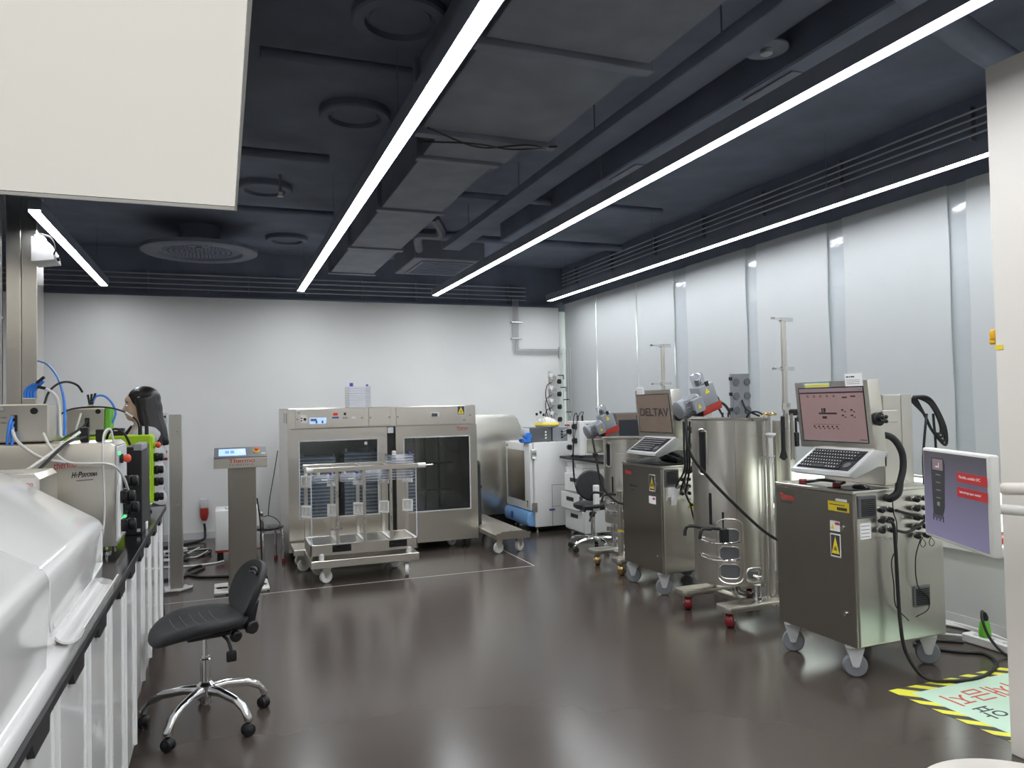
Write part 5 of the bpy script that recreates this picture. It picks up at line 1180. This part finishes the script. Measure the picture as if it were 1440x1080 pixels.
    for k in range(4 if near else 2):
        e = .012 * k
        part('coiled_cable', MB().tube([(X0 + .58 + e, Y0 + .10 - e, 1.50), (X0 + .66 + e, Y0 + .07, 1.46), (X0 + .72 + e * 1.3, Y0 + .06, 1.36 - e), (X0 + .73 + e, Y0 + .06, 1.29 - e * 2), (X0 + .68, Y0 + .07, 1.30), (X0 + .64, Y0 + .09, 1.40), (X0 + .60 - e, Y0 + .10, 1.48)], .008, closed=True), 'cable', t)
    part('hanging_lead', MB().tube([(X0 + .65, Y0 + .08, 1.40), (X0 + .62, Y0 + .07, 1.30), (X0 + .60, Y0 + .07, 1.15), (X0 + .60, Y0 + .07, 1.0)], .007).tube([(X0 + .70, Y0 + .08, 1.40), (X0 + .70, Y0 + .07, 1.2), (X0 + .68, Y0 + .07, 1.0)], .007), 'cable', t)
    return t
XA, YA = 3.12, 3.105
t = cart(XA, YA, 'near stainless controller cart with pinkish screen, yellow label and keyboard', True)
# leads on the near cart's connector side
def lead(parent, pts, r=.008, m='cable', n='lead'): return part(n, MB().tube(pts, r), m, parent)
lead(t, [(XA + .18, YA - .05, .84), (XA + .215, YA - .06, .82), (XA + .225, YA - .06, .70), (XA + .23, YA - .06, .5), (XA + .24, YA - .06, .3), (XA + .25, YA - .08, .15), (XA + .30, YA - .14, .03), (XA + .42, YA - .20, .009), (XA + .62, YA - .22, .009), (XA + .86, YA - .13, .009), (XA + .97, YA + .02, .009), (XA + .86, YA + .12, .009), (XA + .75, YA + .28, .009), (XA + .86, YA + .36, .009), (XA + 1.05, YA + .22, .009)], .0095)
lead(t, [(XA + .245, YA - .05, .893), (XA + .32, YA - .07, .87), (XA + .40, YA - .06, .855), (XA + .435, YA - .05, .835)], .008)
lead(t, [(XA + .245, YA - .05, .785), (XA + .30, YA - .07, .775), (XA + .38, YA - .07, .80), (XA + .47, YA - .06, .84), (XA + .54, YA - .05, .86)], .008)
lead(t, [(XA + .225, YA - .05, .95), (XA + .23, YA - .05, .88), (XA + .26, YA - .04, .82), (XA + .255, YA - .04, .70), (XA + .215, YA - .04, .62), (XA + .225, YA - .04, .50), (XA + .245, YA - .03, .38), (XA + .33, YA - .02, .30), (XA + .345, YA - .02, .285)], .003)
lead(t, [(XA + .435, YA - .04, .735), (XA + .40, YA - .03, .62), (XA + .405, YA - .03, .48), (XA + .47, YA - .02, .42), (XA + .50, YA - .018, .39), (XA + .49, YA - .02, .33), (XA + .40, YA - .02, .30)], .003)
for x in (XA + .435, XA + .50): lead(t, [(x, YA - .05, .735), (x - .02, YA - .05, .70), (x, YA - .05, .68), (x + .02, YA - .05, .70), (x, YA - .04, .735)], .002)
m = thing('computer_mouse', 'black computer mouse on a pad, on the near cart lid', 'mouse', (XA + .12, YA + .05, 1.003))
part('pad', MB().box(XA + .02, XA + .26, YA + .0, YA + .20, 1.003, 1.007), 'black', m)
part('shell', MB().ball((XA + .12, YA + .06, 1.012), .034, .055, .02), 'blackgloss', m)
m = thing('cable_bundle', 'dark bundle of cables with red ends, under the near keyboard tray', 'cables', (XA + .08, YA + .3, 1.003))
for k in range(5): part('lead', MB().tube([(XA + .05 + .015 * k, YA + .16, 1.015 + .004 * k), (XA + .10, YA + .22, 1.03), (XA + .06 + .01 * k, YA + .30, 1.035), (XA + .10, YA + .38, 1.02), (XA + .05, YA + .42, 1.012)], .008), 'cable', m)
for y in (.17, .43): part('red_end', MB().cyl((XA + .03, YA + y, 1.018), (XA + .06, YA + y - .03, 1.018), .015), 'reddark', m)
XB, YB = 3.15, 5.03
t2 = cart(XB, YB, 'far stainless controller cart with brown screen, left of the large vessel', False)
lead(t2, [(XB + .18, YB - .05, .895), (XB + .16, YB - .09, .80), (XB + .19, YB - .10, .72), (XB + .24, YB - .10, .70), (XB + .27, YB - .09, .75), (XB + .24, YB - .08, .80)], .008)
lead(t2, [(XB + .20, YB - .09, .71), (XB + .22, YB - .10, .60), (XB + .27, YB - .12, .40), (XB + .32, YB - .14, .22)], .007)
part('hanging_tag', MB().quad((XB + .05, YB - .014, .76), (.10, 0, 0), (0, 0, .08), .002).quad((XB + .075, YB - .016, .70), (.05, 0, 0), (0, 0, .065), .002), 'paper', t2)
part('yellow_tag', MB().quad((XB + .25, YB - .004, .66), (.05, 0, 0), (0, 0, .045), .002), 'yellow', t2)
m = thing('black_cover', 'black cloth cover lying on the far cart lid', 'cloth', (XB + .2, YB + .3, 1.003))
rings = []
for k, (s, z) in enumerate(((1.0, 0), (1.0, .012), (.85, .022), (.5, .028), (.1, .03))):
    rings.append([(XB + .13 + x * s, YB + .30 + y * s, 1.003 + z + (.010 * math.sin(9 * x + 13 * y + k) if k > 1 else 0)) for x, y in sup(32, .14, .30, 4)])
part('cloth', loft(rings), 'rubber', m, angle=70)
part('cloth_fold', MB().tube([(XB + .2, YB + .05, 1.03), (XB + .16, YB + .16, 1.06), (XB + .2, YB + .3, 1.05), (XB + .24, YB + .2, 1.07), (XB + .24, YB + .08, 1.04)], .026), 'rubber', m)

# ================================================================= vessels
def rounded_path(c, r, a0, a1, z0, z1, k=.25):
    """closed rounded-rectangle path on a cylinder"""
    out = []
    da = (a1 - a0); dz = (z1 - z0)
    for cx_, cz_, t0 in ((1, 1, 0), (0, 1, 90), (0, 0, 180), (1, 0, 270)):
        for s in range(4):
            t = R(t0 + s * 30)
            rz = min(dz * .45, da * .45 * math.pi / 180 * r) * 2 * k * 2
            ra = rz / r * 180 / math.pi
            a = (a1 - ra if cx_ else a0 + ra) + ra * math.cos(t); z = (z1 - rz if cz_ else z0 + rz) + rz * math.sin(t)
            out.append((c[0] + r * math.cos(R(a)), c[1] + r * math.sin(R(a)), z))
    return out
def motor(parent, O, k, m='greyplastic'):
    """tilted agitator drive; O = lower left end, k = scale; axis in the XZ plane"""
    T = Matrix.Translation(O) @ Matrix.Rotation(R(-20), 4, 'Y') @ Matrix.Scale(k, 4)
    b = part('motor_body', MB().lathe([(.055, 0), (.072, .008), (.075, .03), (.070, .036), (.068, .17), (.074, .175), (.074, .19)], (0, 0, 0), n=24, T=T, axis=(1, 0, 0)), m, parent)
    for i in range(5): part('cooling_fin', MB().box(.045, .165, -.078, -.064, -.03 + i * .02 - .002 + .03, -.03 + i * .02 + .004 + .03, .001, T=T), m, b)
    tb = part('terminal_box', MB().box(.085, .19, -.115, -.055, -.065, .055, .008, T=T), m, parent)
    part('yellow_triangle', MB().add([(.12, -.117, -.03), (.155, -.117, -.03), (.137, -.117, .005), (.12, -.115, -.03), (.155, -.115, -.03), (.137, -.115, .005)], [(0, 1, 2), (3, 5, 4), (0, 3, 4, 1), (1, 4, 5, 2), (2, 5, 3, 0)], T=T), 'yellow', tb)
    part('cable_gland', MB().cyl((.09, -.10, -.045), (.0, -.11, -.055), .016, .011, n=12, T=T), 'black', tb)
    part('adapter', MB().lathe([(.066, 0), (.066, .03), (.05, .035)], (.188, 0, 0), n=20, T=T, axis=(1, 0, 0)), 'lightgrey', parent)
    g = part('gearbox', MB().box(.21, .36, -.07, .07, -.055, .115, .012, 2, T=T), m, parent)
    part('yellow_triangle', MB().add([(.255, -.072, .045), (.30, -.072, .045), (.277, -.072, .09), (.255, -.0705, .045), (.30, -.0705, .045), (.277, -.0705, .09)], [(0, 1, 2), (3, 5, 4), (0, 3, 4, 1), (1, 4, 5, 2), (2, 5, 3, 0)], T=T), 'yellow', g)
    part('red_bracket', MB().prism([(.17, -.115), (.37, -.115), (.38, -.055), (.20, -.055)], 1, -.065, .065, .004, T=T), 'red', parent)
    part('black_seal', MB().box(.155, .20, -.05, .05, -.11, -.065, .006, T=T), 'black', parent)
    part('spindle', MB().cyl((.27, 0, .115), (.27, 0, .165), .03, n=16, T=T), 'chrome', g)
    part('clear_dome', MB().lathe([(.055, 0), (.055, .085), (.045, .10), (.01, .104), (.008, .098), (.042, .094), (.050, .08), (.050, 0)], (.27, 0, .115), n=24, T=T), 'acrylic', g)
    part('clip', MB().box(.28, .31, -.08, -.06, .10, .14, .003, T=T), 'black', g)
    for i in range(3): part('guide_rod', MB().cyl((.385 + i * .018, -.03 + .03 * i, -.12), (.385 + i * .018, -.03 + .03 * i, -.03), .006, n=8, T=T), 'black' if i != 1 else 'chrome', parent)
    return b
def clamp_pole(parent, x, y, z0, z1, z2):
    p = part('clamp_pole', MB().cyl((x, y, z0), (x, y, z1), .013, n=12).cyl((x + .028, y + .01, z0), (x + .028, y + .01, z1 - .01), .011, n=12), 'steel', parent)
    for z in (z1 - .02, z2):
        part('clamp_arm', MB().box(x - .02, x + .095, y - .012, y + .012, z - .012, z + .018, .003, T=Matrix.Translation((0, 0, 0))).cyl((x - .04, y - .03, z), (x, y, z), .009, n=8), 'chrome', p)
        part('clamp_jaw', MB().prism([(x - .15, y - .10), (x - .04, y - .045), (x - .03, y - .02), (x - .05, y - .02), (x - .16, y - .07)], 2, z - .006, z + .006, .002).cyl((x - .17, y - .095, z), (x - .145, y - .08, z), .010, n=8), 'chrome', p)
def vessel(label, cx, cy, r, zb, zt, feet, wheel, k, near):
    t = thing('steel_vessel', label, 'bioreactor', (cx, cy, 0), 'stainless single-use vessels')
    c = (cx, cy)
    part('tank', MB().lathe([(r - .012, zb), (r, zb), (r, zt - .012), (r + .010, zt - .010), (r + .012, zt), (r - .012, zt), (r - .014, zt - .02), (r - .014, zb + .03)], (cx, cy, 0), n=56), 'steel', t, angle=50)
    part('tank_floor', MB().cyl((cx, cy, zb + .02), (cx, cy, zb + .035), r - .012, n=40), 'steeldark', t)
    part('weld_seam', MB().shell(c, r, 243, 243.6, zb, zt - .02, .001, 2), 'steeldark', t)
    # tall slot with raised edge (left in the picture)
    h = zt - zb
    part('slot_opening', MB().shell(c, r, 184, 196, zt - h * .33, zt - h * .08, .0015), 'black', t)
    part('slot_edge', MB().tube(rounded_path(c, r + .003, 182, 199, zt - h * .34, zt - h * .065), .006, n=6, closed=True, sub=2), 'steel', t)
    part('slot_opening', MB().shell(c, r, 200, 205, zb + h * .36, zb + h * .55, .0015), 'black', t)
    # lower cage with rounded windows
    part('cage_plate', MB().shell(c, r, 213, 251, zb + .03, zb + h * .385, .004, 12), 'steel', t)
    part('cage_frame', MB().tube(rounded_path(c, r + .003, 212, 252, zb + .02, zb + h * .40, .2), .006, n=6, closed=True, sub=2), 'steel', t)
    for i in range(3):
        z0 = zb + h * (.05 + .105 * i); z1 = z0 + h * .078
        o = part('cage_opening', MB().shell(c, r + .003, 217, 245, z0, z1, .002), 'darkgrey', t)
        part('opening_edge', MB().tube(rounded_path(c, r + .005, 215, 247, z0 - .004, z1 + .004, .24), .004, n=6, closed=True, sub=2), 'steel', o)
    for i in range(2):
        z = zb + h * (.17 + .10 * i)
        part('cage_hoop', MB().tube([(cx + (r + .01 + .03 * math.sin(math.pi * j / 8)) * math.cos(R(180 + 66 * j / 8)), cy + (r + .01 + .03 * math.sin(math.pi * j / 8)) * math.sin(R(180 + 66 * j / 8)), z - .015 * math.sin(math.pi * j / 8)) for j in range(9)], .007), 'chrome', t)
    o = part('drain_window', MB().shell(c, r, 258, 276, zb + .05, zb + .095, .002), 'darkgrey', t)
    part('opening_edge', MB().tube(rounded_path(c, r + .004, 256, 282, zb + .03, zb + .12, .2), .007, n=6, closed=True, sub=2), 'steel', o)
    part('drain_fitting', MB().cyl((cx + (r - .01) * math.cos(R(267)), cy + (r - .01) * math.sin(R(267)), zb + .07), (cx + (r + .03) * math.cos(R(275)), cy + (r + .03) * math.sin(R(275)), zb + .06), .012), 'chrome', o)
    # black handle bar (left), clamps
    hx = cx - r * .85; hy = cy - r * .55; hz = zb + h * .335
    part('clamp_handle', MB().tube([(hx + .05, hy - .02, hz), (hx - .10, hy + .0, hz + .02), (hx - .20, hy + .03, hz + .035), (hx - .225, hy + .04, hz + .015), (hx - .235, hy + .04, hz - .03)], .011).tube([(hx - .07, hy - .03, hz + .01), (hx - .13, hy - .02, hz + .015), (hx - .15, hy - .02, hz - .02), (hx - .155, hy - .02, hz - .05)], .011), 'black', t)
    part('clamp_handle', MB().tube([(hx + .02, hy - .03, hz), (hx + .07, hy - .05, hz + .01), (hx + .14, hy - .06, hz - .01)], .012).cyl((hx + .03, hy - .03, hz - .02), (hx + .03, hy - .03, hz + .12), .008).box(hx + .0, hx + .07, hy - .06, hy - .02, hz - .09, hz + .01, .006), 'black', t)
    # frame: two flat feet with casters, uprights, load cells
    for i, y in enumerate(feet):
        f = part('foot_bar', MB().prism([(cx - r - .045, y - .075), (cx - r - .065, y - .05), (cx - r - .065, y + .05), (cx - r - .045, y + .075), (cx + r + .12, y + .075), (cx + r + .12, y - .075)], 2, .110, .148, .005), 'steel', t)
        for j in range(2): part('bolt', MB().cyl((cx + .06 + j * .05, y - .076, .12), (cx + .06 + j * .05, y - .086, .12), .012, n=10), 'chrome', f)
        for x, a in ((cx - r + .0, 62 - 25 * i), (cx + r + .06, 10)): caster(t, x, y - .01, .050, .048, .110, wheel, 'steel', R(a), 'steeldark')
        part('load_cell', MB().cyl((cx - .02, y + .0, .138), (cx - .02, y + .0, zb + .02), .024, n=14).cyl((cx - .02, y, .16), (cx - .02, y, .175), .034, n=14), 'chrome', t)
        part('load_cell', MB().cyl((cx + r * .7, y, .138), (cx + r * .7, y, zb + .02), .022, n=14), 'chrome', t)
    part('cross_bar', MB().box(cx - .07, cx + .0, feet[1], feet[0], .10, .135, .004), 'steel', t)
    part('drain_hose', MB().tube([(cx, cy - .05, zb + .02), (cx - .03, cy - .12, zb - .06), (cx + .06, cy - .16, zb - .09)], .018), 'steeldark', t)
    # frame uprights at the right with side column
    for a, rr in ((290, .010), (303, .014), (318, .010)):
        part('upright', MB().cyl((cx + (r + .03) * math.cos(R(a)), cy + (r + .03) * math.sin(R(a)), .138), (cx + (r + .03) * math.cos(R(a)), cy + (r + .03) * math.sin(R(a)), zt + .01), rr, n=12), 'steel', t)
    part('tool_rail', MB().shell(c, r + .02, 268, 330, zt - .02, zt - .004, .02, 8), 'steeldark', t)
    part('tool_shelf', MB().shell(c, r + .03, 282, 312, zt - h * .24, zt - h * .23, .035, 6), 'chrome', t)
    return t
V = vessel('large stainless vessel with red casters between the two controller carts', 3.375, 4.49, .253, .235, 1.375, (4.68, 4.19), 'reddark', 1., True)
motor(V, Vector((2.91, 4.42, 1.435)), .86)
lead(V, [(2.90, 4.30, 1.40), (2.885, 4.28, 1.30), (2.90, 4.26, 1.15), (3.00, 4.22, 1.00), (3.15, 4.15, .82), (3.35, 4.08, .62), (3.55, 4.02, .50)], .010)
for k in range(3): lead(V, [(2.98 + .025 * k, 4.45, 1.36), (2.985 + .022 * k, 4.46, 1.18), (3.01 + .02 * k, 4.5, 1.02), (3.08 + .04 * k, 4.72, .88 - .03 * k), (3.30 + .03 * k, 4.97, .84)], .007)
hp = part('heater_plate', MB().box(3.39, 3.54, 4.44, 4.475, 1.376, 1.69, .003), 'wheelgrey', V)
for x, z in ((3.42, 1.63), (3.52, 1.63), (3.42, 1.53), (3.52, 1.53), (3.42, 1.43), (3.52, 1.43)): part('round_pocket', MB().cyl((x if x < 3.5 else 3.515, 4.44, z), (x if x < 3.5 else 3.515, 4.434, z), .027, n=20), 'darkgrey', hp)
for z in (1.655, 1.545, 1.435): part('clip', MB().box(3.378, 3.392, 4.44, 4.47, z - .012, z + .012, .003), 'black', hp)
lead(V, [(3.46, 4.43, 1.50), (3.475, 4.41, 1.44), (3.51, 4.39, 1.41), (3.56, 4.37, 1.385)], .007)
lead(V, [(3.47, 4.40, 1.375), (3.49, 4.38, 1.41), (3.54, 4.37, 1.415), (3.59, 4.36, 1.39)], .007)
for k in range(2): part('brass_clamp', MB().tube([(3.56 + .06 * k, 4.34, 1.385), (3.58 + .06 * k, 4.33, 1.40), (3.61 + .06 * k, 4.33, 1.395)], .010), 'brass', V)
sc = part('side_column', MB().cyl((3.84, 4.45, .14), (3.84, 4.45, 1.345), .080, n=28), 'steel', V)
clamp_pole(V, 3.835, 4.43, 1.34, 2.10, 1.72)
part('tool_fork', MB().prism([(3.63, 1.30), (3.66, 1.30), (3.665, 1.42), (3.69, 1.43), (3.69, 1.475), (3.675, 1.475), (3.67, 1.445), (3.645, 1.445), (3.64, 1.475), (3.625, 1.475), (3.622, 1.43), (3.64, 1.42)], 1, 4.20, 4.212), 'steel', V)
part('tool_handle', MB().box(3.585, 3.615, 4.17, 4.19, 1.14, 1.385, .006).prism([(3.57, 1.10), (3.60, 1.08), (3.625, 1.10), (3.61, 1.15), (3.59, 1.15)], 1, 4.17, 4.19), 'black', V)
part('tool_fork', MB().prism([(3.66, 1.08), (3.675, 1.10), (3.69, 1.08), (3.69, 1.14), (3.68, 1.40), (3.665, 1.40), (3.66, 1.14)], 1, 4.17, 4.18), 'steeldark', V)
part('bottle_probe', MB().box(3.70, 3.735, 4.17, 4.20, 1.17, 1.27, .008, 2).cyl((3.717, 4.185, 1.27), (3.717, 4.185, 1.37), .008), 'black', V)
part('white_funnel', MB().lathe([(.035, 0), (.035, -.012), (.016, -.03), (.014, -.16), (.009, -.17)], (3.50, 4.19, 1.27), n=14), 'wheelwhite', V)
part('clamp_block', MB().box(3.72, 3.79, 4.20, 4.26, 1.385, 1.43, .006), 'black', V)
part('grip_frame', MB().tube([(3.76, 4.2, 1.40), (3.82, 4.2, 1.39), (3.83, 4.2, 1.30), (3.76, 4.2, 1.295)], .009), 'lightgrey', V)
V2 = vessel('small stainless vessel with brass casters beside the drawers', 3.44, 6.07, .205, .42, 1.185, (6.30, 5.84), 'brass', .8, False)
motor(V2, Vector((3.0, 6.0, 1.24)), .80)
part('inner_sleeve', MB().lathe([(.10, 0), (.10, .34), (.105, .345), (.105, .36), (.10, .365)], (3.56, 5.78, .68), n=28), 'steel', V2)
part('front_jacket', MB().shell((3.44, 6.07), .212, 215, 262, .66, 1.05, .02, 10), 'steel', V2)
for z in (.60, .50, .36): part('shelf_ring', MB().shell((3.44, 6.07), .215, 190, 330, z, z + .035, .03, 14), 'chrome', V2)
part('pillar', MB().cyl((3.27, 5.90, .14), (3.27, 5.90, .72), .026, n=16).cyl((3.27, 5.90, .34), (3.27, 5.90, .36), .034, n=16), 'steel', V2)
part('yellow_band', MB().cyl((3.27, 5.90, .365), (3.27, 5.90, .382), .0275, n=16), 'yellow', V2)
part('drive_unit', MB().lathe([(.05, 0), (.055, .02), (.055, .09), (.03, .10)], (3.40, 5.80, .50), n=18, axis=(-.3, -1, 0)), 'darkgrey', V2)
lead(V2, [(3.01, 5.90, 1.21), (3.02, 5.86, 1.05), (3.05, 5.82, .80), (3.14, 5.76, .66), (3.24, 5.72, .63), (3.30, 5.68, .68), (3.33, 5.67, .76)], .010)
part('lead_collar', MB().box(2.998, 3.04, 5.85, 5.88, 1.03, 1.07, .006), 'black', V2)
for k in range(2): part('red_clamp', MB().tube([(3.62 + .05 * k, 5.98, 1.195), (3.65 + .05 * k, 5.97, 1.23), (3.70 + .05 * k, 5.96, 1.22)], .011), 'red', V2)
part('tool_block', MB().box(3.60, 3.78, 5.9, 6.0, 1.17, 1.195, .004), 'black', V2)
clamp_pole(V2, 3.845, 6.07, .14, 2.04, 1.665)

# ================================================================= near display stand, partition details, floor leads
t = thing('display_stand', 'cream floor stand with round base holding a tilted screen at right', 'display', (2.70, 1.92, 0))
part('base_disc', MB().lathe([(.33, 0), (.36, .006), (.365, .02), (.355, .032), (.30, .036)], (2.685, 1.90, 0), n=64), 'cream', t)
part('post', MB().box(2.655, 2.745, 1.78, 1.868, .03, 1.19, .02, 3), 'cream', t)
part('post_slot', MB().box(2.650, 2.657, 1.835, 1.848, .88, 1.10, .002), 'darkgrey', t)
part('peg', MB().cyl((2.665, 1.84, 1.165), (2.60, 1.885, 1.165), .022, n=16).ball((2.60, 1.885, 1.165), .022), 'cream', t)
part('arm', MB().cyl((2.665, 1.84, 1.085), (2.50, 1.87, 1.105), .018, n=16), 'offwhite', t)
a, b = Vector((2.466, 1.843, .935)), Vector((2.678, 2.290, .927)); u = b - a; u.z = 0; L_ = u.length; u.normalize(); nb = Vector((u.y, -u.x, 0))   # nb points behind the screen
part('screen_mount', MB().box(-.05, .05, 0, .02, -.05, .05, .004, T=Matrix.Translation(a + u * .12 + nb * .03 + Z_ * .18) @ Matrix.Rotation(math.atan2(u.y, u.x), 4, 'Z') @ Matrix.Rotation(math.pi, 4, 'Z')), 'offwhite', t)
Tm = Matrix(((u.x, nb.x, 0, a.x), (u.y, nb.y, 0, a.y), (0, 0, 1, a.z), (0, 0, 0, 1)))
sc = part('screen_case', MB().box(0, L_, 0, .035, 0, .357, .008, 3, T=Tm), 'offwhite', t)
part('screen_panel', MB().box(.018, L_ - .012, -.0015, .002, .014, .345, T=Tm), 'screenviolet', sc)
def sx(u0, u1, z0, z1, m, d=.0025): part('screen_graphic', MB().box(u0, u1, -d, -d + .0008, z0, z1, T=Tm), m, sc)
# picture: a dark tall sensor device with pins, two red captions (seen from the left end)
dev = MB().prism([(L_ - .175, .13), (L_ - .185, .30), (L_ - .175, .322), (L_ - .085, .322), (L_ - .075, .30), (L_ - .085, .10), (L_ - .16, .10)], 1, -.0025, -.0017, T=Tm)
part('screen_graphic', dev, 'ink', sc)
sx(L_ - .172, L_ - .09, .275, .318, 'screenhead', .0032)
for z in (.255, .225, .195, .165): sx(L_ - .15, L_ - .115, z, z + .003, 'inkgrey', .0032)
sx(L_ - .14, L_ - .12, .135, .15, 'inkgrey', .0032); sx(L_ - .143, L_ - .137, .285, .305, 'paper', .0034); sx(L_ - .14, L_ - .115, .285, .291, 'paper', .0034)
for k in range(7): sx(L_ - .165 + k * .013, L_ - .158 + k * .013, .075 + (k % 2) * .01, .10, 'ink')
for z in (.245, .190):
    sx(.014, .22, z, z + .036, 'screenred', .0025)
un = Tm.to_3x3()
for s, z in (('Flexible, scalable SPC', .258), ('Less storage space needed', .203)):
    text('screen_lettering', s, Tm @ Vector((.20, -.0034, z)), un @ Vector((-.145, 0, 0)), Z_ * .012, 'paper', sc, .0004)
t = thing('wall_hook', 'small orange hook item with yellow tape on the partition edge', 'hook', (3.06, 2.24, 1.7))
part('hook', MB().box(3.062, 3.085, 2.242, 2.27, 1.735, 1.78, .008, 2).box(3.065, 3.08, 2.242, 2.275, 1.715, 1.74, .006), 'amber', t)
part('tape', MB().box(3.058, 3.06, 2.205, 2.24, 1.69, 1.71), 'yellow', t)
tag(part('red_binder', MB().box(4.46, 4.60, 3.30, 3.62, .572, .615, .006), 'red'), 'red binder lying on the window sill beside the screen', 'binder')
t = thing('extension_strip', 'white extension strip with a green plug on the floor by the window wall', 'power strip', (4.25, 3.2, 0))
part('strip_body', MB().box(4.20, 4.29, 2.95, 3.36, .003, .055, .006), 'white', t)
for k in range(4): part('socket', MB().cyl((4.245, 3.02 + k * .09, .055), (4.245, 3.02 + k * .09, .058), .020, n=14), 'lightgrey', t)
part('green_plug', MB().lathe([(.032, 0), (.034, .02), (.028, .08), (.018, .10)], (4.245, 3.24, .056), n=14), 'green', t)
part('plug_head', MB().lathe([(.02, 0), (.022, .02), (.012, .045)], (4.245, 3.24, .155), n=12), 'black', t)
part('plug_lead', MB().tube([(4.245, 3.24, .195), (4.20, 3.22, .215), (4.165, 3.19, .17), (4.16, 3.14, .08), (4.17, 3.05, .012), (4.20, 2.92, .010), (4.30, 2.9, .010)], .008), 'cable', t)
for k in range(3): part('white_lead', MB().tube([(4.22, 3.36, .03), (4.15, 3.55, .012), (4.05 - .06 * k, 3.72 + .05 * k, .010 + .008 * k), (4.25, 3.82 + .04 * k, .010 + .008 * k), (4.40, 3.60 + .04 * k, .012 + .008 * k), (4.43, 3.4, .012 + .006 * k), (4.40, 3.1, .012)], .008), 'cablewhite', t)
part('black_lead', MB().tube([(4.0, 4.0, .010), (4.2, 3.95, .010), (4.40, 3.75, .010), (4.46, 3.4, .010)], .010), 'cable', t)
